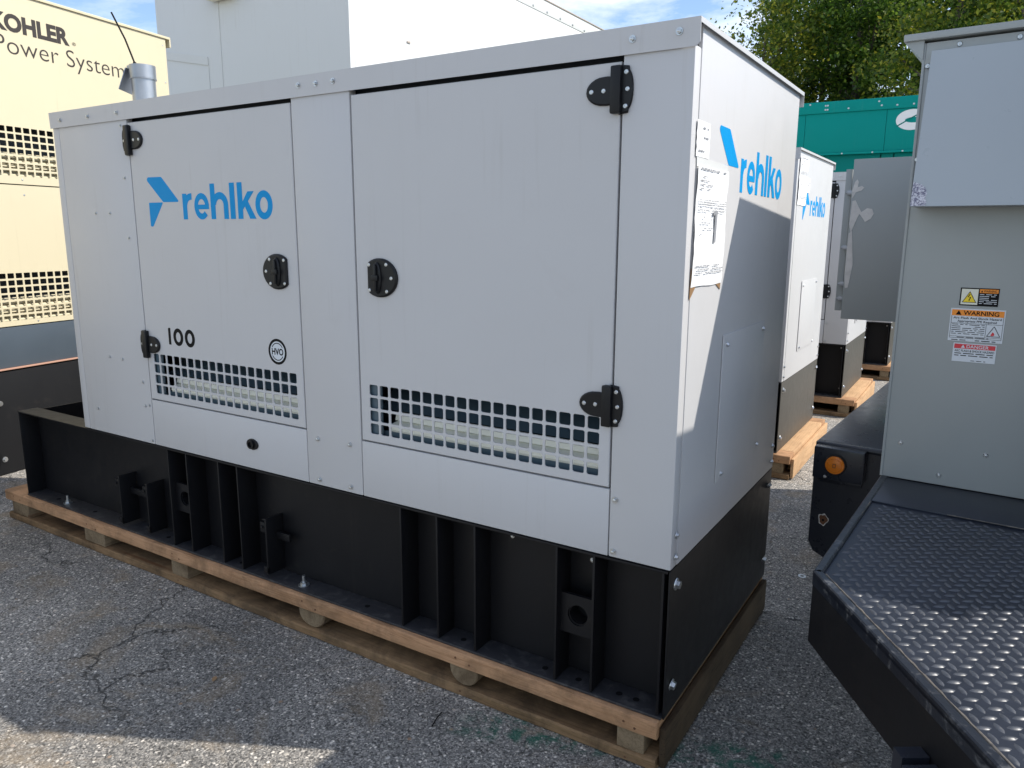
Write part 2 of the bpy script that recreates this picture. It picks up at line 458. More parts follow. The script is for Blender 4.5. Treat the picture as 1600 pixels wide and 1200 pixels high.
# ------------------------------------------------------------------ mesh tools
class MB:
    def __init__(s):
        s.v = []
        s.f = []
    def add(s, vs, fs):
        o = len(s.v)
        s.v += [tuple(p) for p in vs]
        s.f += [tuple(i + o for i in f) for f in fs]
        return s
    def box(s, x0, x1, y0, y1, z0, z1, b=0.0):
        if b <= 0:
            vs = [(x, y, z) for x in (x0, x1) for y in (y0, y1) for z in (z0, z1)]
            return s.add(vs, [(0, 1, 3, 2), (4, 6, 7, 5), (0, 4, 5, 1), (2, 3, 7, 6), (0, 2, 6, 4), (1, 5, 7, 3)])
        bm = bmesh.new()
        bmesh.ops.create_cube(bm, size=1)
        for v in bm.verts:
            v.co = Vector(((x0 + x1) / 2 + v.co.x * (x1 - x0), (y0 + y1) / 2 + v.co.y * (y1 - y0), (z0 + z1) / 2 + v.co.z * (z1 - z0)))
        bmesh.ops.bevel(bm, geom=bm.edges[:], offset=b, segments=2, profile=0.6, affect='EDGES')
        bm.verts.index_update()
        s.add([v.co[:] for v in bm.verts], [[v.index for v in f.verts] for f in bm.faces])
        bm.free()
        return s
    def prism(s, pts, o, u, v, h0, h1, ch=0.0):
        """polygon pts in plane (o,u,v), extruded along n=u x v from h0 to h1 (h1 outer); ch = chamfer of outer rim by scaling to centroid"""
        o, u, v = Vector(o), Vector(u), Vector(v)
        n = u.cross(v)
        k = len(pts)
        cx = sum(p[0] for p in pts) / k
        cy = sum(p[1] for p in pts) / k
        a = [o + u * p[0] + v * p[1] + n * h0 for p in pts]
        b1 = [o + u * p[0] + v * p[1] + n * (h1 - ch) for p in pts]
        rings = [a, b1]
        if ch > 0:
            q = []
            for p in pts:
                d = math.hypot(p[0] - cx, p[1] - cy)
                f = max(0, (d - ch * 1.2) / d) if d > 0 else 1
                q.append(o + u * (cx + (p[0] - cx) * f) + v * (cy + (p[1] - cy) * f) + n * h1)
            rings.append(q)
        vs = [p for r_ in rings for p in r_]
        fs = []
        for j in range(len(rings) - 1):
            for i in range(k):
                i2 = (i + 1) % k
                fs.append((j * k + i, j * k + i2, (j + 1) * k + i2, (j + 1) * k + i))
        fs.append(tuple(range(k))[::-1])
        fs.append(tuple((len(rings) - 1) * k + i for i in range(k)))
        return s.add(vs, fs)
    def ringprism(s, outer, inner, o, u, v, h0, h1):
        """annular plate, outer and inner loops with equal counts"""
        o, u, v = Vector(o), Vector(u), Vector(v)
        n = u.cross(v)
        k = len(outer)
        P = lambda p, h: o + u * p[0] + v * p[1] + n * h
        vs = [P(p, h0) for p in outer] + [P(p, h0) for p in inner] + [P(p, h1) for p in outer] + [P(p, h1) for p in inner]
        fs = []
        for i in range(k):
            j = (i + 1) % k
            fs += [(i, j, 2 * k + j, 2 * k + i), (k + j, k + i, 3 * k + i, 3 * k + j), (2 * k + i, 2 * k + j, 3 * k + j, 3 * k + i), (j, i, k + i, k + j)]
        return s.add(vs, fs)
    def cyl(s, p0, p1, r0, r1=None, n=16, caps=True):
        p0, p1 = Vector(p0), Vector(p1)
        r1 = r0 if r1 is None else r1
        d = (p1 - p0).normalized()
        a = d.orthogonal().normalized()
        c = d.cross(a)
        vs = []
        for p, r_ in ((p0, r0), (p1, r1)):
            for i in range(n):
                t_ = 2 * math.pi * i / n
                vs.append(p + (a * math.cos(t_) + c * math.sin(t_)) * r_)
        fs = [(i, (i + 1) % n, n + (i + 1) % n, n + i) for i in range(n)]
        if caps:
            fs += [tuple(range(n))[::-1], tuple(range(n, 2 * n))]
        return s.add(vs, fs)
    def tube(s, pts, r, n=8):
        pts = [Vector(p) for p in pts]
        rs = r if isinstance(r, (list, tuple)) else [r] * len(pts)
        vs = []
        prev = None
        for i, p in enumerate(pts):
            d = (pts[min(i + 1, len(pts) - 1)] - pts[max(i - 1, 0)]).normalized()
            a = d.orthogonal().normalized() if prev is None else (prev - d * prev.dot(d)).normalized()
            prev = a
            c = d.cross(a)
            for k in range(n):
                t_ = 2 * math.pi * k / n
                vs.append(p + (a * math.cos(t_) + c * math.sin(t_)) * rs[i])
        fs = []
        for i in range(len(pts) - 1):
            for k in range(n):
                k2 = (k + 1) % n
                fs.append((i * n + k, i * n + k2, (i + 1) * n + k2, (i + 1) * n + k))
        fs += [tuple(range(n))[::-1], tuple((len(pts) - 1) * n + k for k in range(n))]
        return s.add(vs, fs)
    def mesh(s, name, mat, ang=35, fix=True):
        me = bpy.data.meshes.new(name)
        me.from_pydata(s.v, [], s.f)
        if fix and len(s.v) < 30000:
            bm = bmesh.new()
            bm.from_mesh(me)
            bmesh.ops.recalc_face_normals(bm, faces=bm.faces)
            bm.to_mesh(me)
            bm.free()
        me.polygons.foreach_set('use_smooth', [True] * len(me.polygons))
        me.set_sharp_from_angle(angle=R(ang))
        me.materials.append(M[mat])
        me.update()
        return me
    def build(s, name, mat, parent=None, loc=(0, 0, 0), rot=(0, 0, 0), ang=35):
        return put(s.mesh(name, mat, ang), name, parent, loc, rot)
def put(me, name, parent=None, loc=(0, 0, 0), rot=(0, 0, 0)):
    o = bpy.data.objects.new(name, me)
    o.parent = parent
    o.location = loc
    o.rotation_euler = rot
    col.objects.link(o)
    return o
def empty(name, loc, rz=0):
    o = bpy.data.objects.new(name, None)
    o.location = loc
    o.rotation_euler = (0, 0, rz)
    o.empty_display_size = 0.3
    col.objects.link(o)
    return o
def tag(o, label=None, cat=None, group=None, kind=None):
    for k, v in (('label', label), ('category', cat), ('group', group), ('kind', kind)):
        if v:
            o[k] = v
    return o
def kids(o):
    return [c_ for c_ in bpy.data.objects if c_.parent == o]
def dup(root, loc, rz=None):
    byp = {}
    for o in bpy.data.objects:
        if o.parent:
            byp.setdefault(o.parent.name, []).append(o)
    def rec(o, p):
        c_ = o.copy()
        col.objects.link(c_)
        c_.parent = p
        for k in byp.get(o.name, []):
            rec(k, c_)
        return c_
    r_ = rec(root, None)
    r_.location = loc
    if rz is not None:
        r_.rotation_euler = (0, 0, rz)
    return r_

FX, FZ = (1, 0, 0), (0, 0, 1)       # plane facing -y : u=x, v=z  -> n = x cross z = -y
EY = (0, 1, 0)                      # plane facing +x : u=y, v=z  -> n = +x
def oval(cx, cy, rx, ry, n=32, a0=0, a1=2 * math.pi, closed=True):
    m_ = n if closed else n + 1
    return [(cx + rx * math.cos(a0 + (a1 - a0) * i / n), cy + ry * math.sin(a0 + (a1 - a0) * i / n)) for i in range(m_)]
def rect(x0, x1, z0, z1):
    return [(x0, z0), (x1, z0), (x1, z1), (x0, z1)]

_txt = {}
def glyphs(s_, bold):
    """flat outline of a line of text in the built-in font: (verts, faces, cap height)"""
    key = (s_, bold)
    if key in _txt:
        return _txt[key]
    res = []
    for q in (s_, 'H'):
        cu = bpy.data.curves.new('t', 'FONT')
        cu.body = q
        cu.size = 1.0
        cu.offset = bold
        cu.resolution_u = 4
        o = bpy.data.objects.new('t', cu)
        col.objects.link(o)
        bpy.context.view_layer.update()
        me = bpy.data.meshes.new_from_object(o.evaluated_get(bpy.context.evaluated_depsgraph_get()))
        res.append(([v.co.copy() for v in me.vertices], [tuple(p.vertices) for p in me.polygons]))
        bpy.data.objects.remove(o)
        bpy.data.curves.remove(cu)
        bpy.data.meshes.remove(me)
    hz = [v.y for v in res[1][0]]
    h0, h1 = min(hz), max(hz)
    _txt[key] = (res[0][0], res[0][1], h0, h1)
    return _txt[key]
def text(mb, s_, x0, x1, zb, cap, o, u, v, h=0.0, bold=0.0, slant=0.0):
    """lay text so that it spans x0..x1 with the given cap height, baseline zb, at height h over plane"""
    vs, fs, h0, h1 = glyphs(s_, bold)
    xs = [p.x for p in vs]
    xa, xb = min(xs), max(xs)
    if x1 is None:
        x1 = x0 + (xb - xa) * cap / (h1 - h0)
    sx = (x1 - x0) / (xb - xa)
    sy = cap / (h1 - h0)
    o, u, v = Vector(o), Vector(u), Vector(v)
    n = u.cross(v)
    out = [o + u * (x0 + (p.x - xa) * sx) + v * (zb + (p.y - h0) * sy) + n * h for p in vs]
    mb.add(out, fs)

def stroke(mb, pts, wd, o, u, v, h0, h1):
    """thick 2-D polyline as a raised strip"""
    k = len(pts)
    l, r_ = [], []
    for i, p in enumerate(pts):
        a = pts[max(i - 1, 0)]
        b_ = pts[min(i + 1, k - 1)]
        d = math.hypot(b_[0] - a[0], b_[1] - a[1])
        nx, ny = -(b_[1] - a[1]) / d, (b_[0] - a[0]) / d
        wx = wd if not isinstance(wd, (list, tuple)) else wd[i]
        l.append((p[0] + nx * wx / 2, p[1] + ny * wx / 2))
        r_.append((p[0] - nx * wx / 2, p[1] - ny * wx / 2))
    o, u, v = Vector(o), Vector(u), Vector(v)
    n = u.cross(v)
    P = lambda p, h: o + u * p[0] + v * p[1] + n * h
    vs = [P(p, h1) for p in l] + [P(p, h1) for p in r_] + [P(p, h0) for p in l] + [P(p, h0) for p in r_]
    fs = []
    for i in range(k - 1):
        fs += [(i, i + 1, k + i + 1, k + i), (i, 2 * k + i, 2 * k + i + 1, i + 1), (k + i, k + i + 1, 3 * k + i + 1, 3 * k + i)]
    mb.add(vs, fs)

def arc(cx, cy, rx, ry, a0, a1, n=14):
    return [(cx + rx * math.cos(R(a0 + (a1 - a0) * i / n)), cy + ry * math.sin(R(a0 + (a1 - a0) * i / n))) for i in range(n + 1)]
def logo(name_mark, name_word, mat, parent, o, u, v, ox, oz):
    """arrow mark and lower-case word; (ox, oz) = left end of the mark, base line of the word"""
    h = 0.0005
    mk = MB()
    P = lambda q: [(ox + a, oz + c_) for a, c_ in q]
    mk.prism(P([(0.0, 0.170), (0.004, 0.178), (0.010, 0.181), (0.100, 0.180), (0.108, 0.176), (0.210, 0.081), (0.212, 0.076), (0.207, 0.073), (0.108, 0.074), (0.102, 0.077), (0.004, 0.163)]), o, u, v, 0.0001, h)
    mk.prism(P([(0.002, 0.070), (0.005, 0.073), (0.099, 0.073), (0.101, 0.069), (0.023, -0.026), (0.017, -0.030), (0.007, -0.030), (0.002, -0.026)]), o, u, v, 0.0001, h)
    mk.build(name_mark, mat, parent)
    wd = MB()
    k = [0]
    def st(pts, wd_=0.026):
        k[0] += 1
        stroke(wd, P(pts), wd_, o, u, v, 0.0001, 0.0004 + 0.00008 * k[0])
    X = 0.106   # x-height
    A = 0.142   # ascender
    s_ = 0.0265
    # r
    st([(0.2545, 0), (0.2545, X)], 0.0290)
    st(arc(0.2970, 0.054, 0.0400, 0.0395, 168, 92, 8) + [(0.3030, 0.0935)], 0.0265)
    # e
    st(arc(0.3655, 0.0525, 0.0355, 0.0415, 0, 318, 28), 0.0245)
    st([(0.3330, 0.0500), (0.4130, 0.0500)], 0.019)
    # h
    st([(0.4400, 0), (0.4400, A)], 0.0290)
    st(arc(0.4835, 0.056, 0.0375, 0.0375, 175, 0, 14) + [(0.5210, 0.0)], 0.0280)
    # l
    st([(0.5625, 0), (0.5625, A)], 0.0300)
    # k
    st([(0.6090, 0), (0.6090, A)], 0.0290)
    k[0] += 1
    hk = 0.0004 + 0.00008 * k[0]
    wd.prism(P([(0.618, 0.030), (0.618, 0.060), (0.657, X), (0.693, X)]), o, u, v, 0.0001, hk)
    wd.prism(P([(0.6325, 0.055), (0.652, 0.074), (0.700, 0.0), (0.665, 0.0)]), o, u, v, 0.0001, hk + 0.0001)
    # o
    wd.ringprism(P(oval(0.7485, 0.0525, 0.0495, 0.0555, 32)), P(oval(0.7485, 0.0525, 0.0225, 0.0295, 32)), o, u, v, 0.0001, h)
    wd.build(name_word, mat, parent)

def sheet_holes(mb, xs, zs, hole, y0, th, ch=0.0):
    """sheet in plane y=y0 (front, facing -y) with rectangular holes; th thickness inwards"""
    def q(a, b_, c_, d):
        mb.add([a, b_, c_, d], [(0, 1, 2, 3)])
    nx, nz = len(xs) - 1, len(zs) - 1
    for i in range(nx):
        for j in range(nz):
            x0, x1, z0, z1 = xs[i], xs[i + 1], zs[j], zs[j + 1]
            if hole(i, j):
                if ch <= 0:
                    continue
                c4 = [(x0, z0), (x1, z0), (x1, z1), (x0, z1)]
                # small corner fillets
                hp = [(x0 + ch, z0), (x1 - ch, z0), (x1, z0 + ch), (x1, z1 - ch), (x1 - ch, z1), (x0 + ch, z1), (x0, z1 - ch), (x0, z0 + ch)]
                cn = [(0, 7), (2, 1), (4, 3), (6, 5)]
                for (cx, cz), (a, b_) in zip(c4, [(0, 7), (2, 1), (4, 3), (6, 5)]):
                    A_, B_ = hp[a], hp[b_]
                    mb.add([(cx, y0, cz), (A_[0], y0, A_[1]), (B_[0], y0, B_[1])], [(0, 1, 2)])
                for k in range(8):
                    a, b_ = hp[k], hp[(k + 1) % 8]
                    mb.add([(a[0], y0, a[1]), (b_[0], y0, b_[1]), (b_[0], y0 + th, b_[1]), (a[0], y0 + th, a[1])], [(0, 1, 2, 3)])
            else:
                mb.add([(x0, y0, z0), (x1, y0, z0), (x1, y0, z1), (x0, y0, z1)], [(0, 1, 2, 3)])

# ------------------------------------------------------------------ ground
g_ = MB()
g_.add([(-400, -400, 0), (400, -400, 0), (400, 400, 0), (-400, 400, 0)], [(0, 1, 2, 3)])
tag(g_.build('ground', 'asphalt'), kind='structure')

Z0 = 0.68      # height of enclosure bottom above the ground

# shared small meshes
bm_ = MB()
bm_.cyl((0, 0, 0), (0, -0.0025, 0), 0.0105, 0.0100, 14)
bm_.cyl((0, -0.0025, 0), (0, -0.0085, 0), 0.0072, 0.0066, 6)
bm_.cyl((0, -0.0085, 0), (0, -0.0097, 0), 0.0055, 0.0030, 6)
BOLT = bm_.mesh('bolt', 'zinc')
bm_ = MB()
bm_.cyl((0, 0, 0), (0, -0.0018, 0), 0.0068, 0.0050, 12)
bm_.cyl((0, -0.0018, 0), (0, -0.0024, 0), 0.0030, 0.0018, 8)
SCREW = bm_.mesh('screw', 'zinc')
bm_ = MB()
bm_.cyl((0, 0, 0), (0, -0.003, 0), 0.020, 0.019, 18)
bm_.cyl((0, -0.003, 0), (0, -0.014, 0), 0.0135, 0.0130, 6)
BIGBOLT = bm_.mesh('frame_bolt', 'zinc')
bm_ = MB()
bm_.cyl((0, 0, 0), (0, 0, 0.004), 0.024, 0.024, 18)
bm_.cyl((0, 0, 0.004), (0, 0, 0.016), 0.0145, 0.0145, 6)
bm_.cyl((0, 0, 0.016), (0, 0, 0.044), 0.0075, 0.0070, 10)
ANCHOR = bm_.mesh('anchor_bolt', 'zinc')
bm_ = MB()
bm_.cyl((0, 0, 0), (0, 0, 0.0008), 0.011, 0.011, 14)
HOLE = bm_.mesh('bolt_hole', 'ink')

def hinge_meshes(sgn):
    """hinge with door leaf pointing -x for sgn=-1, +x for +1; origin at knuckle centre, facing -y"""
    a = MB()
    pts = [(0.0, 0.036), (0.030, 0.039)] + [(0.040 + 0.056 * math.cos(R(t_)), 0.039 * math.sin(R(t_))) for t_ in range(75, -76, -15)] + [(0.030, -0.039), (0.0, -0.036)]
    pts = [(sgn * x, z) for x, z in pts]
    if sgn > 0:
        pts = pts[::-1]
    a.prism(pts, (0, 0, 0), FX, FZ, 0.0, 0.009, 0.004)
    a.box(-0.016, 0.016, -0.021, 0.0, -0.064, 0.064, 0.006)
    b_ = MB()
    q = [(0.0, -0.066), (0.028, -0.062)] + [(0.022 + 0.020 * math.cos(R(t_)), 0.056 * math.sin(R(t_))) for t_ in range(-70, 71, 14)] + [(0.028, 0.062), (0.0, 0.066)]
    q = [(-sgn * x, z) for x, z in q]
    if sgn < 0:
        pass
    else:
        q = q[::-1]
    b_.prism(q, (-sgn * 0.006, 0, 0), FX, FZ, 0.0, 0.0075, 0.004)
    return a, b_
HM = {}
for sgn in (-1, 1):
    a, b_ = hinge_meshes(sgn)
    HM[sgn] = (a.mesh('door_leaf', 'black_plastic'), b_.mesh('post_leaf', 'black_plastic'))
def add_hinge(root, x, z, sgn):
    h = put(HM[sgn][0], 'hinge', root, (x, -0.001, z))
    put(HM[sgn][1], 'hinge_leaf', h)
    for dx, dz in ((0.040, 0.0), (0.078, 0.0)):
        put(SCREW, 'screw', h, (sgn * dx, -0.0095, dz))
    for dz in (-0.045, 0.0, 0.045):
        put(SCREW, 'screw', h, (-sgn * (0.032 if dz == 0 else 0.027), -0.0078, dz))
def add_latch(root, x, z, sgn):
    """round-backed latch plate, flat side towards +x for sgn=1"""
    pts = []
    for i in range(40):
        a = 2 * math.pi * i / 40
        px, pz = 0.082 * math.cos(a), 0.069 * math.sin(a)
        pts.append((min(px, 0.056) * sgn, pz))
    if sgn < 0:
        pts = pts[::-1]
    a_ = MB()
    inn = [(p[0] * 0.86 + sgn * -0.002, p[1] * 0.86) for p in pts]
    a_.prism(pts, (0, 0, 0), FX, FZ, 0.0, 0.010, 0.005)
    l = a_.build('latch', 'black_plastic', root, (x, -0.001, z))
    c_ = MB()
    c_.prism(oval(0, 0, 0.019, 0.056, 28), (0, 0, 0), FX, FZ, 0.0, 0.008, 0.005)
    c_.box(-0.006, 0.006, -0.016, 0.0, -0.048, 0.048, 0.003)
    c_.box(-0.015, 0.015, -0.018, 0.0, -0.010, 0.010, 0.003)
    c_.build('latch_handle', 'black_plastic', l, (sgn * 0.006, -0.0105, 0))
    for dx, dz in ((-0.058, 0.0), (-0.036, 0.047), (-0.036, -0.047), (0.045, 0.045), (0.045, -0.045)):
        put(SCREW, 'screw', l, (sgn * dx, -0.0105, dz))

def grille_mesh(xs, zs):
    """bars between a row of square holes, flush with the door skin"""
    mb = MB()
    hx = (xs[1] - xs[0]) / 19
    hz = (zs[1] - zs[0]) / 4
    bw = 0.0044
    X = [xs[0]]
    for i in range(19):
        X += [xs[0] + hx * i + bw, xs[0] + hx * (i + 1) - bw]
    X.append(xs[1])
    Zz = [zs[0]]
    for i in range(4):
        Zz += [zs[0] + hz * i + bw, zs[0] + hz * (i + 1) - bw]
    Zz.append(zs[1])
    sheet_holes(mb, X, Zz, lambda i, j: i % 2 == 1 and j % 2 == 1, 0.0, 0.004, 0.0045)
    return mb

# ------------------------------------------------------------------ generator set
LEN, WID, HGT = 3.13, 1.243, 1.55
def make_generator():
    g = empty('generator', (0, 0, 0))
    z = lambda a: a + Z0
    # skin panels: left wide panel, centre post, right post
    p = MB()
    p.box(-3.124, -2.571, 0.0, 0.03, z(0.0), z(1.483), 0.0025)
    p.build('side_panel', 'grey_paint', g)
    p = MB()
    p.box(-3.178, -3.128, 0.0012, 0.05, z(0.0), z(1.482), 0.003)
    p.build('corner_strip', 'grey_paint', g)
    p = MB()
    p.box(-1.532, -1.2395, 0.0, 0.035, z(0.0), z(1.484), 0.0035)
    p.build('centre_post', 'grey_paint', g)
    p = MB()
    p.box(-0.2045, 0.0, 0.0, 0.05, z(0.0), z(1.484), 0.005)
    p.build('corner_post', 'grey_paint', g)
    # lower panels
    p = MB()
    p.box(-2.5675, -1.5355, 0.0008, 0.03, z(0.0), z(0.2185), 0.0025)
    p.build('lower_panel', 'grey_paint', g)
    p = MB()
    p.box(-1.2360, -0.2080, 0.0008, 0.03, z(0.0), z(0.2185), 0.0025)
    p.build('lower_panel', 'grey_paint', g)
    # doors
    gx = ((-2.5265, -1.5715), (-1.1935, -0.2425))
    gz = (0.2505, 0.4475)
    for k, (d0, d1) in enumerate(((-2.5655, -1.5385), (-1.2330, -0.2110))):
        p = MB()
        a0, a1 = gx[k]
        c_ = 0.0025
        xs = [d0 + c_, a0, a1, d1 - c_]
        zs = [z(0.2245) + c_, z(gz[0]), z(gz[1]), z(1.4635) - c_]
        sheet_holes(p, xs, zs, lambda i, j: i == 1 and j == 1, 0.0, 0.0)
        # chamfer and return flange
        O = [(d0, z(0.2245)), (d1, z(0.2245)), (d1, z(1.4635)), (d0, z(1.4635))]
        I = [(xs[0], zs[0]), (xs[3], zs[0]), (xs[3], zs[3]), (xs[0], zs[3])]
        for i in range(4):
            j = (i + 1) % 4
            p.add([(I[i][0], 0, I[i][1]), (I[j][0], 0, I[j][1]), (O[j][0], c_, O[j][1]), (O[i][0], c_, O[i][1])], [(0, 1, 2, 3)])
            p.add([(O[i][0], c_, O[i][1]), (O[j][0], c_, O[j][1]), (O[j][0], 0.03, O[j][1]), (O[i][0], 0.03, O[i][1])], [(0, 1, 2, 3)])
        d = p.build('door', 'grey_paint', g)
        gm_ = grille_mesh((a0, a1), (z(gz[0]), z(gz[1])))
        gm_.build('vent_grille', 'grey_paint', d)
        # baffle and foam ledge behind the grille
        b_ = MB()
        yy = [(0.20, 0.425), (0.105, 0.345), (0.085, 0.334)]
        b_.add([(a0 - .02, y_, z(q)) for y_, q in yy] + [(a1 + .02, y_, z(q)) for y_, q in yy], [(0, 1, 4, 3), (1, 2, 5, 4)])
        b_.box(a0 - .02, a1 + .02, 0.030, 0.036, z(0.215), z(0.266))
        b_.build('baffle', 'liner_blue', d)
        f_ = MB()
        yy = [(0.084, 0.330), (0.064, 0.322), (0.060, 0.304), (0.074, 0.299), (0.050, 0.295), (0.034, 0.291), (0.030, 0.274), (0.036, 0.262)]
        nn = len(yy)
        x0_ = a0 + 0.075
        f_.add([(x0_, y_, z(q)) for y_, q in yy] + [(a1 + .02, y_, z(q)) for y_, q in yy], [(i, i + 1, nn + i + 1, nn + i) for i in range(nn - 1)])
        f_.build('foam_ledge', 'foam', d)
        s2 = MB()
        s2.box(a0 - .01, a0 + 0.055, 0.012, 0.016, z(0.23), z(0.47))
        s2.build('inner_stay', 'liner_blue', d)
    # inner dark box
    p = MB()
    p.box(-3.10, -0.06, 0.21, 1.18, z(0.0), z(1.44))
    p.box(-3.10, -0.06, 0.05, 0.205, z(-0.0), z(0.20))
    p.box(-1.50, -1.27, 0.04, 0.205, z(0.21), z(1.44))
    p.build('inner_liner', 'liner', g)
    # recessed head rail behind the door tops, coloured dark to stand for shade
    p = MB()
    p.box(-3.10, -0.02, 0.051, 0.06, z(1.445), z(1.53))
    p.build('head_rail', 'liner', g)
    # end wall and back, left end
    p = MB()
    p.box(-0.012, 0.0015, 0.0515, WID, z(0.0), z(1.545), 0.004)
    p.build('end_panel', 'grey_paint', g)
    p = MB()
    p.box(-3.17, -0.013, WID - 0.02, WID, z(0.0), z(1.53), 0.003)
    p.build('back_panel', 'grey_paint', g)
    p = MB()
    p.box(-3.178, -3.165, 0.051, WID - 0.021, z(0.0), z(1.53), 0.003)
    p.build('left_end_panel', 'grey_paint', g)
    # roof pan: top sheet and down-turned flanges, open gutter over the end wall
    p = MB()
    x0, x1, y0, y1 = -3.190, 0.0135, -0.0060, WID + 0.020
    t_ = 0.0025
    fl = 0.0700
    p.box(x0, x1, y0, y1, z(HGT) - t_, z(HGT))
    f2 = [(x0, 0.0), (x0 + 0.004, -fl), (x1 - 0.010, -fl), (x1, -fl + 0.010), (x1, 0.0)]
    p.prism([(a, b_ + z(HGT) - t_) for a, b_ in f2], (0, y0 + t_, 0), FX, FZ, 0.0, t_)
    p.box(x0, x1, y1 - t_, y1, z(HGT) - 0.055, z(HGT) - t_)
    p.box(x0, x0 + t_, y0 + t_, y1 - t_, z(HGT) - 0.03, z(HGT) - t_)
    p.box(x1 - t_, x1, y0 + t_ + 0.001, y1 - t_, z(HGT) - 0.0135, z(HGT) - t_)
    p.build('roof', 'grey_paint', g)
    # hinges, latches
    for zz in (1.388, 0.484):
        add_hinge(g, -0.2190, z(zz), -1)
        add_hinge(g, -2.5560, z(zz), 1)
    add_latch(g, -1.648, z(0.843), 1)
    add_latch(g, -1.118, z(0.837), -1)
    # logo, number and badge on the doors
    logo('logo_mark', 'logo_word', 'blue', g, (0, 0, 0), FX, FZ, -2.457, z(1.0465))
    n_ = MB()
    n_.prism([(-2.394, z(0.495)), (-2.377, z(0.495)), (-2.377, z(0.571)), (-2.390, z(0.571)), (-2.394, z(0.566))], (0, 0, 0), FX, FZ, 0.0001, 0.0005)
    for cx in (-2.323, -2.241):
        n_.ringprism(oval(cx, z(0.533), 0.0355, 0.0395), oval(cx, z(0.533), 0.0165, 0.0225), (0, 0, 0), FX, FZ, 0.0001, 0.0005)
    n_.build('model_number', 'ink', g)
    b_ = MB()
    cx, cz = -1.678, z(0.523)
    b_.ringprism(oval(cx, cz, 0.0530, 0.0525), oval(cx, cz, 0.0425, 0.0420), (0, 0, 0), FX, FZ, 0.0001, 0.0006)
    for a0, a1 in ((30, 150), (210, 330)):
        stroke(b_, arc(cx, cz, 0.0345, 0.0345, a0, a1, 16), 0.0035, (0, 0, 0), FX, FZ, 0.0002, 0.0007)
    text(b_, 'HVO', cx - 0.033, cx + 0.034, cz - 0.0135, 0.027, (0, 0, 0), FX, FZ, 0.0008, 0.028)
    b_.build('fuel_badge', 'ink', g)
    b_ = MB()
    b_.prism(oval(cx, cz, 0.0437, 0.0433), (0, 0, 0), FX, FZ, 0.00003, 0.0002)
    b_.build('badge_disc', 'lab_white', g)
    # drain boss
    dm = MB()
    dm.prism([(0.036 * math.cos(a) * (0.92 + 0.08 * abs(math.cos(a))), 0.024 * math.sin(a)) for a in [2 * math.pi * i / 24 for i in range(24)]], (-1.865, 0.0, z(0.109)), FX, FZ, 0.0, 0.006, 0.002)
    dm.ringprism(oval(-1.868, z(0.109), 0.019, 0.0185, 20), oval(-1.868, z(0.109), 0.012, 0.012, 20), (0, 0, 0), FX, FZ, 0.005, 0.014)
    dm.build('drain_boss', 'black_plastic', g)
    # bolts
    fb = [(-0.044, 1.519), (-0.177, 1.516), (-1.308, 1.516), (-1.393, 1.515), (-1.481, 1.517), (-2.629, 1.510), (-2.858, 1.511), (-3.092, 1.511)]
    for x, q in fb:
        put(BOLT, 'bolt', g, (x, -0.0062, z(q)), (0, random.random(), 0))
    fb = [(-2.618, 1.456), (-2.621, 1.231), (-2.879, 1.079), (-2.763, 1.078), (-2.629, 0.966), (-2.880, 0.396), (-2.773, 0.393), (-2.622, 0.297), (-3.030, 0.118),
          (-2.619, 0.182), (-2.587, 0.189), (-2.587, 0.017), (-1.471, 0.191), (-1.298, 0.194), (-1.470, 0.024), (-1.300, 0.023), (-0.187, 0.189), (-0.188, 0.019)]
    for x, q in fb:
        o_ = put(BOLT, 'bolt', g, (x, -0.0002, z(q)), (0, random.random(), 0))
        if x < -2:
            o_.scale = (0.7, 0.7, 0.7)
    eb = [(0.032, 0.105), (0.032, 0.035), (1.205, 0.105), (1.205, 0.035)]
    for y_, q in eb:
        put(BOLT, 'bolt', g, (0.002, y_, z(q)), (random.random() * 0.3, 0, R(90)))
    # access cover on the end wall
    ac = MB()
    ac.box(0.0030, 0.0072, 0.385, 0.905, z(0.168), z(0.672), 0.0012)
    a_ = ac.build('access_cover', 'grey_paint', g)
    for y_, q in ((0.420, 0.640), (0.878, 0.645), (0.897, 0.188), (0.437, 0.190)):
        put(BOLT, 'bolt', a_, (0.0070, y_, z(q)), (random.random(), 0, R(90)))
    logo('logo_mark', 'logo_word', 'blue', g, (0.0017, 0, 0), EY, FZ, 0.238, z(1.128))
    # steel base: web, flanges, ribs, lifting plates
    bt, bb = 0.676, 0.178
    p = MB()
    p.box(-3.86, -0.006, 0.100, 0.108, bb + 0.010, bt - 0.009)
    p.box(-3.86, -0.006, 1.135, 1.143, bb + 0.010, bt - 0.009)
    p.build('base_web', 'black_paint', g)
    p = MB()
    p.box(-3.866, -0.0065, -0.002, 0.108, bt - 0.008, bt, 0.002)
    p.build('top_flange', 'black_paint', g)
    p = MB()
    p.box(-3.866, -0.0065, 1.135, WID, bt - 0.008, bt, 0.002)
    p.build('top_flange', 'black_paint', g)
    p = MB()
    p.box(-3.866, -0.0065, -0.004, 0.108, bb, bb + 0.009, 0.002)
    p.build('bottom_flange', 'black_top', g)
    p = MB()
    p.box(-3.866, -0.0065, 1.135, WID, bb, bb + 0.009, 0.002)
    p.build('bottom_flange', 'black_top', g)
    rib = MB()
    rib.box(-0.004, 0.004, 0.001, 0.0995, bb + 0.0095, bt - 0.0085, 0.001)
    rme = rib.mesh('rib', 'black_paint')
    for x in (-3.860, -2.485, -2.345, -2.115, -1.987, -1.057, -0.886, -0.718, -0.390, -0.254, -0.022):
        put(rme, 'rib', g, (x, 0, 0))
    p = MB()
    p.box(-3.8560, -3.8500, 0.110, 1.133, bb + 0.01, bt - 0.009)
    p.build('base_end_plate', 'black_paint', g)
    p = MB()
    p.box(-3.16, -0.02, 0.110, 1.133, bb + 0.02, bt - 0.03)
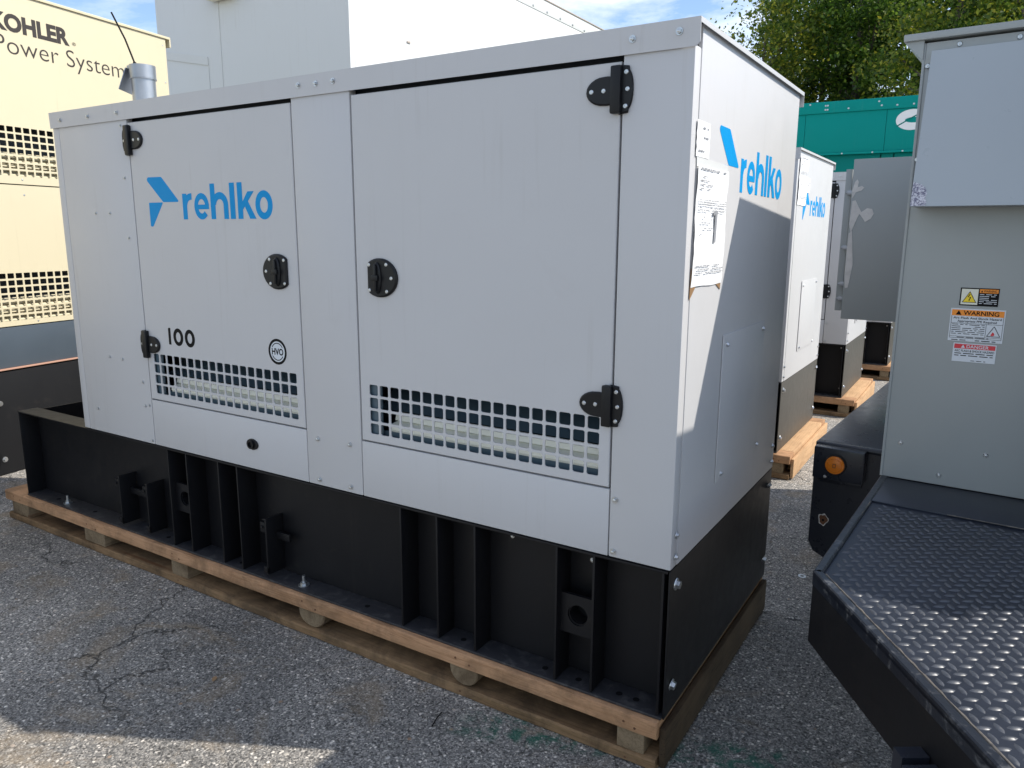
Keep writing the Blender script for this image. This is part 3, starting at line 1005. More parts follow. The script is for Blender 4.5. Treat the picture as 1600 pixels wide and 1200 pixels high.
    p.build('fuel_tank', 'black_paint', g)
    p = MB()
    p.box(-0.0055, 0.0005, 0.004, WID - 0.004, bb, bt, 0.002)
    ep = p.build('base_end_plate', 'black_paint', g)
    for y_, q in ((0.055, -0.063), (0.055, -0.405), (1.185, -0.063), (1.185, -0.405)):
        put(BIGBOLT, 'frame_bolt', ep, (0.001, y_, z(q)), (random.random(), 0, R(90)))
    for x, q in ((-0.052, -0.045), (-0.036, -0.430), (-0.305, -0.075), (-0.62, -0.06)):
        o_ = put(BOLT, 'bolt', ep, (x, 0.0985, z(q)), (0, random.random(), 0))
        o_.scale = (0.8, 0.8, 0.8)
    for x0, x1 in ((-2.4805, -2.3495), (-0.3855, -0.2585)):
        lp = MB()
        cx = (x0 + x1) / 2
        cz = z(-0.252)
        k_ = 32
        outer = []
        for i in range(k_):
            a = 2 * math.pi * i / k_ + math.pi / 4
            c_, s_ = math.cos(a), math.sin(a)
            f_ = 1 / max(abs(c_), abs(s_))
            outer.append((cx + c_ * f_ * (x1 - x0) / 2, cz + s_ * f_ * 0.070))
        inner = oval(cx, cz, 0.037, 0.037, k_, math.pi / 4, math.pi / 4 + 2 * math.pi)
        lp.ringprism(outer, inner, (0, 0.045, 0), FX, FZ, 0.0, 0.014)
        lp.ringprism(oval(cx, cz, 0.0372, 0.0372, k_), oval(cx, cz, 0.033, 0.033, k_), (0, 0.098, 0), FX, FZ, 0.0, 0.060)
        lp.build('lifting_plate', 'black_paint', g)
    # bolted brackets on the rail
    for xa in (-2.925, -2.690, -1.825):
        bk = MB()
        bk.box(xa - 0.004, xa + 0.004, 0.006, 0.098, 0.200, 0.458, 0.001)
        bk.box(xa - 0.026, xa + 0.004, 0.006, 0.014, 0.205, 0.235, 0.001)
        bk.box(xa - 0.034, xa - 0.0045, 0.006, 0.013, 0.395, 0.440, 0.001)
        bk.cyl((xa - 0.02, 0.0058, 0.418), (xa - 0.02, 0.0, 0.418), 0.008, 0.008, 6)
        bk.cyl((xa - 0.014, 0.03, 0.44), (xa - 0.045, 0.03, 0.44), 0.004, 0.004, 6)
        bk.build('rail_bracket', 'black_paint', g)
    for xa, xb in ((-2.920, -2.695), (-1.82, -1.74)):
        bk = MB()
        bk.box(xa, xb, 0.060, 0.072, 0.352, 0.384, 0.001)
        bk.build('bracket_tie', 'black_paint', g)
    for x, y_ in ((-3.512, 0.040), (-1.640, 0.040)):
        put(ANCHOR, 'anchor_bolt', g, (x, y_, bb + 0.009))
    for x in (-3.62, -3.25, -2.60, -2.05, -1.28, -1.08, -0.80, -0.45, -0.32, -0.17, -0.11):
        put(HOLE, 'bolt_hole', g, (x, 0.045, bb + 0.0093))
    # exhaust
    px, py = -2.880, 0.30
    e = MB()
    ri = 24
    e.cyl((px, py, 2.10), (px, py, 2.405), 0.0545, 0.0545, 32, False)
    e.cyl((px, py, 2.405), (px, py, 2.462), 0.0595, 0.0595, 32, False)
    e.cyl((px, py, 2.10), (px, py, 2.462), 0.052, 0.052, 32, False)
    e.ringprism(oval(px, py, 0.0595, 0.0595, 32), oval(px, py, 0.052, 0.052, 32), (0, 0, 0), (1, 0, 0), (0, 1, 0), 2.462, 2.464)
    e.ringprism(oval(px, py, 0.0615, 0.0615, 32), oval(px, py, 0.054, 0.054, 32), (0, 0, 0), (1, 0, 0), (0, 1, 0), 2.400, 2.404)
    ex = e.build('exhaust_pipe', 'galv', g)
    c_ = MB()
    ca = oval(0, 0, 0.086, 0.086, 24)
    c_.prism([(a - 0.0, b2) for a, b2 in [(-0.04, 0.0), (0.04, 0.0), (0.065, -0.105), (-0.065, -0.12)]], (px - 0.062, py - 0.02, 2.452), (0.35, -0.94, 0), (0.24, 0.09, 0.97), -0.002, 0.002)
    c_.box(px - 0.074, px - 0.055, py - 0.035, py + 0.035, 2.43, 2.468, 0.003)
    c_.build('rain_cap', 'galv', ex)
    r_ = MB()
    r_.tube([(px - 0.035, py - 0.02, 2.44), (px - 0.042, py - 0.01, 2.478), (px - 0.12, py, 2.60), (px - 0.215, py, 2.735)], 0.0042, 8)
    r_.cyl((px - 0.035, py - 0.02, 2.455), (px - 0.042, py - 0.01, 2.482), 0.009, 0.008, 8)
    r_.build('cap_rod', 'ink', ex)
    return g
gen = make_generator()
tag(gen, 'foreground light grey generator numbered 100, on a black steel base, exhaust pipe behind its roof', 'generator', 'light grey generator sets with a blue arrow logo in a row')

# ------------------------------------------------------------------ pallet
def plank(x0, x1, y0, y1, z0, z1, seed, amp=0.0022, seg=70, r=0.006):
    """sawn board along x with worn, slightly wavering edges"""
    rr_ = random.Random(seed)
    q = MB()
    prof = [(y0, z0 + r), (y0, z1 - r), (y0 + r * .35, z1 - r * .35), (y0 + r, z1), (y1 - r, z1), (y1, z1 - r), (y1, z0 + r), (y1 - r, z0), (y0 + r, z0)]
    k = len(prof)
    vs = []
    drift = [0.0] * k
    for i in range(seg + 1):
        x = x0 + (x1 - x0) * i / seg
        chip = rr_.uniform(0.003, 0.008) if rr_.random() < 0.07 else 0.0
        for j, (y, z_) in enumerate(prof):
            drift[j] = drift[j] * 0.8 + rr_.uniform(-amp, amp) * 0.55
            cy_ = chip if j in (1, 2) else 0.0
            vs.append((x, y + drift[j] + cy_, z_ + (drift[j] * 0.4 if z0 < z_ < z1 or z_ == z1 else 0.0) - cy_ * 0.5))
    fs = [(i * k + j, i * k + (j + 1) % k, (i + 1) * k + (j + 1) % k, (i + 1) * k + j) for i in range(seg) for j in range(k)]
    fs += [tuple(range(k)), tuple(range(seg * k, seg * k + k))[::-1]]
    q.add(vs, fs)
    return q
nm_ = MB()
nm_.cyl((0, 0, 0), (0, -0.0015, 0), 0.0042, 0.0038, 10)
NAIL = nm_.mesh('nail', 'rust')
def make_pallet():
    p = empty('pallet', (0, 0, 0))
    ys = [(-0.022, 0.112), (0.21, 0.33), (0.44, 0.56), (0.68, 0.80), (0.90, 1.02), (1.13, 1.262)]
    for i, (a, b_) in enumerate(ys):
        q = MB()
        x0, x1 = -4.088 - (0.0 if i == 0 else random.uniform(-0.02, 0.01)), (-0.012 if i in (0, 5) else -0.152)
        q = plank(x0, x1, a, b_, 0.115, 0.1755, 30 + i) if i in (0, 5) else q.box(x0, x1, a, b_, 0.115, 0.1755, 0.006)
        q.build('deck_board', 'deck_wood', p)
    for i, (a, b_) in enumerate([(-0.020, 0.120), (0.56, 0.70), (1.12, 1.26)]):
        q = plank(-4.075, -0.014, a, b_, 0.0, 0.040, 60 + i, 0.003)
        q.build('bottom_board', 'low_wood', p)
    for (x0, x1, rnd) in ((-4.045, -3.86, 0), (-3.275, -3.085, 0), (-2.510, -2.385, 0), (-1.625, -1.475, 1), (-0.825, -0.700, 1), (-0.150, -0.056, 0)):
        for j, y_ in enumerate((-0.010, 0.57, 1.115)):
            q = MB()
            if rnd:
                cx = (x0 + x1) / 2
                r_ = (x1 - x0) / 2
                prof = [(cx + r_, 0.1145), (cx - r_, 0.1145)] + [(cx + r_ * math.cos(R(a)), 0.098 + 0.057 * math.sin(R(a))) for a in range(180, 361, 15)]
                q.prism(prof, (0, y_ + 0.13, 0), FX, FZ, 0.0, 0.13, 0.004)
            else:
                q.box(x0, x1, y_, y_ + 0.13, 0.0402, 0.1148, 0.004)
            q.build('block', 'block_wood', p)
    for bx0, bx1 in ((-4.045, -3.86), (-3.275, -3.085), (-2.510, -2.385), (-1.625, -1.475), (-0.825, -0.700), (-0.150, -0.056)):
        for f_, zz_ in ((0.25, 0.150), (0.7, 0.136), (0.45, 0.021)):
            put(NAIL, 'nail', p, (bx0 + (bx1 - bx0) * f_ + random.uniform(-.01, .01), -0.0225 + (0.003 if zz_ < 0.1 else 0), zz_ + random.uniform(-.006, .006)))
    q = MB()
    q.box(-0.148, -0.013, 0.1145, 1.1275, 0.1155, 0.1745, 0.005)
    q.build('cross_board', 'deck_wood_y', p)
    q = MB()
    q.box(-0.0535, -0.0125, 0.125, 1.110, 0.0402, 0.1146, 0.004)
    q.build('side_board', 'side_wood', p)
    q = MB()
    q.box(-0.055, -0.004, 0.1215, 1.118, 0.0, 0.0398, 0.004)
    q.build('side_board', 'side_wood', p)
    q = MB()
    q.box(-0.009, 0.012, -0.001, 1.250, 0.012, 0.150, 0.004)
    q.build('end_board', 'side_wood', p)
    return p
pal = make_pallet()
tag(pal, 'long wooden pallet of tan boards and blocks under the foreground generator', 'pallet', 'wooden pallets under the generators')

# ------------------------------------------------------------------ taped papers on the foreground end wall
def text_lines(mb, x0, x1, z0, z1, o, u, v, h, pitch, th, seed, fill=0.75):
    rr_ = random.Random(seed)
    z_ = z1
    while z_ > z0:
        x = x0
        while x < x1:
            w_ = rr_.uniform(0.006, 0.03)
            if rr_.random() < fill:
                mb.add([Vector(o) + Vector(u) * a + Vector(v) * b_ + Vector(u).cross(Vector(v)) * h for a, b_ in ((x, z_), (min(x + w_, x1), z_), (min(x + w_, x1), z_ + th), (x, z_ + th))], [(0, 1, 2, 3)])
            x += w_ + 0.005
        z_ -= pitch * rr_.choice((1, 1, 1, 1.6))
def paper_small(x, y0, y1, z0, z1, label, seed):
    p = MB()
    n_ = 8
    vs = []
    rr_ = random.Random(seed)
    for j in range(n_ + 1):
        for i in range(5):
            vs.append((x + 0.0012 + 0.0018 * rr_.random(), y0 + (y1 - y0) * i / 4, z0 + (z1 - z0) * j / n_))
    fs = [(j * 5 + i, j * 5 + i + 1, (j + 1) * 5 + i + 1, (j + 1) * 5 + i) for j in range(n_) for i in range(4)]
    p.add(vs, fs)
    o = p.build('paper', 'paper', ang=80)
    t_ = MB()
    text_lines(t_, y0 + 0.012, y0 + (y1 - y0) * 0.85, z0 + (z1 - z0) * 0.45, z1 - 0.02, (x, 0, 0), EY, FZ, 0.0036, 0.016, 0.005, seed, 0.4)
    text_lines(t_, y0 + 0.02, y0 + (y1 - y0) * 0.6, z0 + 0.01, z0 + 0.014, (x, 0, 0), EY, FZ, 0.0036, 0.02, 0.005, seed + 1, 0.8)
    t_.build('handwriting', 'print', o)
    tag(o, label, 'paper')
    return o
paper_small(0.0017, 0.034, 0.146, Z0 + 1.204, Z0 + 1.300, 'small white paper slip taped high beside the corner of the foreground generator', 3)
def plain_sheet(x, pts, label, seed, bar=True, tape=True, nm='paper'):
    (ya, yb, za, zb) = pts
    p = MB()
    rr_ = random.Random(seed)
    nx, nz = 8, 14
    vs = []
    for j in range(nz + 1):
        for i in range(nx + 1):
            f = i / nx
            q = j / nz
            lean = -0.008 * (1 - q)
            vs.append((x + 0.002 + 0.0025 * rr_.random() + 0.003 * abs(math.sin(q * 5)), ya + (yb - ya) * f + lean, za + (zb - za) * q + 0.002 * math.sin(f * 7) * (1 - q)))
    fs = [(j * (nx + 1) + i, j * (nx + 1) + i + 1, (j + 1) * (nx + 1) + i + 1, (j + 1) * (nx + 1) + i) for j in range(nz) for i in range(nx)]
    p.add(vs, fs)
    o = p.build(nm, 'paper', ang=80)
    t_ = MB()
    H = zb - za
    text_lines(t_, ya + 0.02, yb - 0.03, zb - 0.05 * H, zb - 0.03 * H, (x, 0, 0), EY, FZ, 0.009, 0.012, 0.0045, seed, 0.85)
    text_lines(t_, ya + 0.02, ya + (yb - ya) * 0.45, zb - 0.22 * H, zb - 0.09 * H, (x, 0, 0), EY, FZ, 0.009, 0.011, 0.003, seed + 1, 0.6)
    text_lines(t_, ya + 0.02, yb - 0.02, zb - 0.37 * H, zb - 0.28 * H, (x, 0, 0), EY, FZ, 0.009, 0.006, 0.0025, seed + 2, 0.8)
    text_lines(t_, ya + 0.02, ya + (yb - ya) * 0.6, za + 0.42 * H, za + 0.58 * H, (x, 0, 0), EY, FZ, 0.009, 0.016, 0.003, seed + 3, 0.35)
    text_lines(t_, ya + 0.01, yb - 0.02, za + 0.09 * H, za + 0.17 * H, (x, 0, 0), EY, FZ, 0.009, 0.010, 0.003, seed + 4, 0.8)
    t_.build('printing', 'print', o)
    if bar:
        b_ = MB()
        bx0 = ya + (yb - ya) * 0.56
        b_.prism([(bx0, za + 0.37 * H), (bx0 + 0.018, za + 0.37 * H), (bx0 + 0.026, za + 0.64 * H), (bx0 + 0.008, za + 0.65 * H), (bx0 - 0.012, za + 0.625 * H), (bx0 - 0.010, za + 0.60 * H), (bx0 + 0.006, za + 0.615 * H)], (x, 0, 0), EY, FZ, 0.0082, 0.0094)
        b_.build('bold_numeral', 'print', o)
    if tape:
        b_ = MB()
        b_.prism([(ya - 0.010, za - 0.035), (ya + 0.035, za - 0.002), (ya + 0.022, za + 0.022), (ya - 0.006, za + 0.055)], (x, 0, 0), EY, FZ, 0.0008, 0.0022)
        b_.prism([(yb - 0.07, za + 0.004), (yb - 0.012, za - 0.020), (yb - 0.010, za + 0.012), (yb - 0.04, za + 0.014)], (x, 0, 0), EY, FZ, 0.0008, 0.0022)
        b_.build('tape', 'tape', o)
        c_ = MB()
        c_.prism([(ya + 0.000, zb - 0.004), (yb + 0.005, zb - 0.002), (yb + 0.004, zb + 0.018), (ya - 0.004, zb + 0.022)], (x, 0, 0), EY, FZ, 0.0006, 0.0013)
        c_.build('sleeve_edge', 'film', o)
    tag(o, label, 'paper')
    return o
plain_sheet(0.0017, (0.048, 0.332, Z0 + 0.845, Z0 + 1.182), 'long white delivery sheet with a bold numeral 1 and brown tape on the foreground generator', 11)

# ------------------------------------------------------------------ further generators and pallets
offs = [(-0.420, 3.255), (-0.350, 5.470), (-0.203, 7.700)]
labs = ['light grey generator directly behind the foreground one, two sheets of paper by its small logo',
        'light grey generator third in the row, its shaded front beside the open grey cabinet door',
        'farthest generator of the row, only its black base showing under the open cabinet door']
plabs = ['sunlit pallet under the second generator, bright board ends sticking out past its end',
         'sunlit pallet with loose wire under the third generator beside the black fender',
         'pallet under the farthest generator below the open grey door']
for k, (x, y) in enumerate(offs):
    d = dup(gen, (x, y, 0))
    d['label'] = labs[k]
    q = dup(pal, (x + (0.11, 0.13, 0.08)[k], y, 0))
    q['label'] = plabs[k]
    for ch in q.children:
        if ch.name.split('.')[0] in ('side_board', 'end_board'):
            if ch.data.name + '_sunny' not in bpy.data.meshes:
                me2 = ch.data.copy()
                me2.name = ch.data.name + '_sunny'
                me2.materials[0] = M['deck_wood_y']  # sunlight on these sides painted in as a lighter wood
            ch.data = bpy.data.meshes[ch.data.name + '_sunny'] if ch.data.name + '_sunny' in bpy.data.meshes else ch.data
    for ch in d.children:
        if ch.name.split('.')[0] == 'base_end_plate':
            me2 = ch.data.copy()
            me2.materials[0] = M['sunlit_black']
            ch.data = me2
plain_sheet(-0.420 + 0.0017, (3.30, 3.56, Z0 + 1.19, Z0 + 1.50), 'white creased sheet taped beside the logo of the second generator', 21, bar=False, tape=False)
paper_small(-0.420 + 0.0017, 3.565, 3.66, Z0 + 1.28, Z0 + 1.38, 'small white slip taped next to the creased sheet on the second generator', 5)

# ------------------------------------------------------------------ cream enclosure at left
def make_cream():
    g = empty('cream_generator', (-4.965, 0.328, 0), math.atan2(0.985, -0.173))
    z = lambda a: a + Z0
    S0, S1 = -1.9, 1.790
    pitch = 0.0585
    cx0 = 0.338 - pitch * 24
    cx1 = 0.338 + pitch * 15
    row = 0.0485
    bands = [(1.700 - 7 * row, 1.700), (0.716 - 7 * row, 0.716)]
    seam = 1.310
    p = MB()
    xs = [S0, cx0, cx1, S1]
    # upper skin with vent opening, lower skin with vent opening
    for nm, za, zb, (b0, b1) in (('upper_panel', seam + 0.004, 2.556, bands[0]), ('lower_skin', 0.348, seam - 0.004, bands[1])):
        p = MB()
        sheet_holes(p, xs, [z(za), z(b0), z(b1), z(zb)], lambda i, j: i == 1 and j == 1, 0.0, 0.0)
        for (a0, c0, a1, c1) in ((S0, z(za), S1, z(za)), (S1, z(za), S1, z(zb)), (S0, z(zb), S1, z(zb))):
            p.add([(a0, 0, c0), (a1, 0, c1), (a1, 0.03, c1), (a0, 0.03, c0)], [(0, 1, 2, 3)])
        d = p.build('panel', 'cream', g)
        mb = MB()
        bw = 0.0062
        X = [cx0]
        nc = 39
        for i in range(nc):
            X += [cx0 + pitch * i + bw, cx0 + pitch * (i + 1) - bw]
        X.append(cx1)
        Zz = [z(b0)]
        for i in range(7):
            Zz += [z(b0) + row * i + bw, z(b0) + row * (i + 1) - bw]
        Zz.append(z(b1))
        sheet_holes(mb, X, Zz, lambda i, j: i % 2 == 1 and j % 2 == 1, 0.0, 0.004, 0.003)
        mb.build('vent_grille', 'cream', d)
        lv = MB()
        for i in range(5):
            zz = z(b0) + 0.012 + i * 0.030
            lv.add([(cx0, 0.014, zz), (cx1, 0.014, zz), (cx1, 0.045, zz + 0.032), (cx0, 0.045, zz + 0.032)], [(0, 1, 2, 3)])
            lv.add([(cx0, 0.014, zz), (cx1, 0.014, zz), (cx1, 0.014, zz - 0.006), (cx0, 0.014, zz - 0.006)], [(0, 1, 2, 3)])
        lv.build('louvre', 'cream', d)
    p = MB()
    p.box(S0 + 0.02, S1 - 0.02, 0.16, 0.5, z(0.36), z(2.5))
    p.box(S0 + 0.02, S1 - 0.02, 0.032, 0.159, z(seam) - 0.03, z(seam) + 0.03)
    p.build('inner_liner', 'liner', g)
    p = MB()
    p.box(S0, S1, 0.51, 4.2, z(0.348), z(2.55), 0.004)
    p.box(S1 - 0.012, S1, 0.031, 0.509, z(0.348), z(2.55), 0.002)
    p.build('body', 'cream', g)
    p = MB()
    p.box(S0 - 0.04, S1 + 0.045, -0.012, 4.24, z(2.559), z(2.578), 0.003)
    p.box(S1 + 0.032, S1 + 0.045, -0.0118, 4.238, z(2.500), z(2.5585))
    p.build('roof', 'cream', g)
    # skid: blue-grey band, lip with an orange highlight put into its colour, tank
    p = MB()
    p.box(S0, S1 - 0.0, 0.004, 0.05, z(0.062), z(0.340), 0.004)
    p.build('skid_band', 'steel_blue', g)
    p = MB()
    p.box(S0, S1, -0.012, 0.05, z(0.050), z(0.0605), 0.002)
    p.build('skid_lip', 'lip_highlight', g)
    p = MB()
    p.box(S0, S1, 0.0, 4.2, 0.006, z(0.0395), 0.003)
    p.box(S0, S1, 0.051, 4.2, z(0.0397), z(0.345))
    p.build('fuel_tank', 'skid_dark', g)
    for x, q in ((0.415, 1.344), (0.416, 1.241), (0.412, 0.366), (1.760, 2.503), (1.760, 2.214), (1.55, 1.344), (1.0, 1.344), (1.0, 1.241)):
        put(SCREW, 'screw', g, (x, -0.0005, z(q)))
    for x, q in ((0.05, -0.569), (0.065, -0.174)):
        put(BIGBOLT, 'frame_bolt', g, (x, -0.001, z(q)))
    tx = MB()
    text(tx, 'KOHLER', 0.322, 0.893, z(2.312), 0.114, (0, 0, 0), FX, FZ, 0.0012, 0.048)
    tx.build('lettering', 'ink_brown', g)
    def wid(q):
        xs_ = [p_.x for p_ in glyphs(q, -0.010)[0]]
        return max(xs_) - min(xs_)
    full = wid('Power Systems')
    for word, xa, xb in (('Power', 0.330, 0.330 + 1.095 * wid('Power') / full), ('Systems', 1.425 - 1.095 * wid('Systems') / full, 1.425)):
        tx = MB()
        text(tx, word, xa, xb, z(2.170), 0.113, (0, 0, 0), FX, FZ, 0.0012, -0.010)
        tx.build('lettering', 'ink_brown', g)
    tx = MB()
    text(tx, '®', 0.912, 0.944, z(2.322), 0.022, (0, 0, 0), FX, FZ, 0.0013, 0.0)
    tx.build('trademark_sign', 'ink_brown', g)
    return g
cream = make_cream()
tag(cream, 'tall sunlit cream generator housing with brown lettering and square-hole vents at the far left', 'generator')

# ------------------------------------------------------------------ big white container behind
def make_container():
    g = empty('white_container', (-5.498, 4.5, 0))
    T = 0.68 + 4.496
    p = MB()
    p.box(-3.42, 0.0, 0.0, 0.08, 0.0, T, 0.01)
    p.build('front_wall', 'white_wall', g)
    # side wall in panels
    ys = [0.081, 1.03, 2.18, 3.333, 4.7, 6.0, 7.3]
    for a, b_ in zip(ys[:-1], ys[1:]):
        p = MB()
        p.box(-0.08, -0.002 - (0.0 if a < 3 else 0.006), a + 0.002, b_ - 0.002, 0.0, T - 0.2, 0.003)
        p.build('wall_panel', 'white_wall', g)
    p = MB()
    p.box(-0.08, -0.0005, 0.081, 7.3, T - 0.197, T - 0.006, 0.003)
    p.build('top_rail', 'white_wall', g)
    p = MB()
    p.box(-3.42, 0.012, 0.0805, 7.3, T - 0.0055, T + 0.012, 0.003)
    p.build('roof_edge', 'trim', g)
    p = MB()
    p.box(-3.42, -0.0005, 0.002, 0.0800, T - 0.0000, T + 0.012)
    p.box(-3.42, -0.081, 7.22, 7.3, 0, T - 0.01)
    p.box(-3.42, -3.34, 0.081, 7.21, 0, T - 0.01)
    p.build('rear_wall', 'white_wall', g)
    for k in range(9):
        o_ = put(SCREW, 'rivet', g, (0.0015, 3.50 + 0.42 * k, T - 0.16), (0, 0, R(90)))
        o_.scale = (3, 3, 3)
    # raised cover and seams on the shaded front
    p = MB()
    p.box(-2.165, -2.150, -0.006, -0.001, 0.2, T - 0.1)
    p.build('wall_seam', 'white_wall', g)
    p = MB()
    p.prism([(-3.30, z_) for z_ in (3.72, 3.86)] and [(-3.30, 3.90), (-2.415, 3.735), (-2.415, 3.835), (-3.30, 4.00)][::1], (0, 0, 0), FX, FZ, 0.0005, 0.012)
    p.build('cover_strip', 'white_wall', g)
    p = MB()
    p.box(-2.425, -2.410, -0.006, -0.001, 2.4, 3.72)
    p.build('wall_seam', 'white_wall', g)
    # flood lamp
    p = MB()
    p.box(-2.27, -1.78, -0.16, -0.001, 4.455, 4.66, 0.02)
    lamp = p.build('wall_lamp', 'black_paint', g)
    p = MB()
    p.box(-2.22, -1.83, -0.15, -0.02, 4.440, 4.4545, 0.005)
    p.build('lamp_lens', 'foam', lamp)
    for yy_, zz_ in ((1.0, 3.93), (3.33, 4.20)):
        p = MB()
        p.box(0.0005, 0.01, yy_ - 0.03, yy_ + 0.03, zz_ - 0.02, zz_, 0.002)
        p.build('wall_clip', 'trim', g)
    return g
tag(make_container(), 'tall white steel container with a dark wall lamp behind the generators', 'container')

# ------------------------------------------------------------------ teal enclosure
def make_teal():
    g = empty('teal_generator', (-2.068, 11.0, 0), R(2.2))
    T = 3.701
    A0, A1 = -1.6, 4.2
    xs = [-1.6, -0.62, 0.045, 1.20, 2.3, 4.2]
    for a, b_ in zip(xs[:-1], xs[1:]):
        p = MB()
        p.box(a + 0.002, b_ - 0.002, 0.0, 0.08, 2.935, T - 0.172, 0.004)
        p.build('panel', 'teal', g)
    p = MB()
    p.box(A0, A1, -0.022, 3.0, T - 0.170, T, 0.006)
    p.build('roof_rail', 'teal', g)
    p = MB()
    p.box(A0, A1, -0.035, 0.08, 2.900, 2.932, 0.004)
    p.build('ledge', 'teal', g)
    xs = [-1.6, 0.30, 1.165, 1.345, 2.6, 4.2]
    for a, b_ in zip(xs[:-1], xs[1:]):
        p = MB()
        p.box(a + 0.008, b_ - 0.008, 0.035, 0.10, 0.3, 2.897, 0.004)
        p.build('door', 'teal_dark', g)
    p = MB()
    p.box(A0 + 0.01, A1 - 0.01, 0.101, 2.95, 0.0, T - 0.175)
    p.build('body', 'teal_dark', g)
    for u_, dz in ((0.10, -0.03), (0.33, -0.06), (0.33, -0.12), (0.36, -0.06), (0.36, -0.12), (0.66, -0.12), (1.08, -0.05), (1.12, -0.11), (1.33, -0.12), (1.55, -0.12), (2.1, -0.12)):
        o_ = put(SCREW, 'rivet', g, (u_, -0.0225, T + dz))
        o_.scale = (2.2, 2.2, 2.2)
    for u_ in (0.1, 0.62, 1.05, 1.46, 1.9):
        o_ = put(SCREW, 'rivet', g, (u_, -0.0352, 2.916))
        o_.scale = (2, 2, 2)
    # emblem: fat C crossed by slanted lettering
    e = MB()
    cx, cz = 1.545, 3.362
    outer = oval(cx, cz, 0.215, 0.148, 40)
    inner = oval(cx + 0.03, cz - 0.004, 0.125, 0.040, 40)
    e.ringprism(outer, inner, (0, 0, 0), FX, FZ, 0.0005, 0.004)
    e.build('emblem', 'emblem', g)
    e = MB()
    e.box(1.66, 1.79, -0.0062, -0.0042, cz - 0.045, cz + 0.035)
    e.build('emblem_gap', 'teal', g)
    e = MB()
    stroke(e, [(1.345, 3.275), (1.56, 3.40), (1.75, 3.50)], 0.018, (0, 0, 0), FX, FZ, 0.004, 0.0048)
    e.build('emblem_script', 'teal_dark', g)
    return g
tag(make_teal(), 'long teal generator housing with riveted top rail and white C emblem behind the row', 'generator')

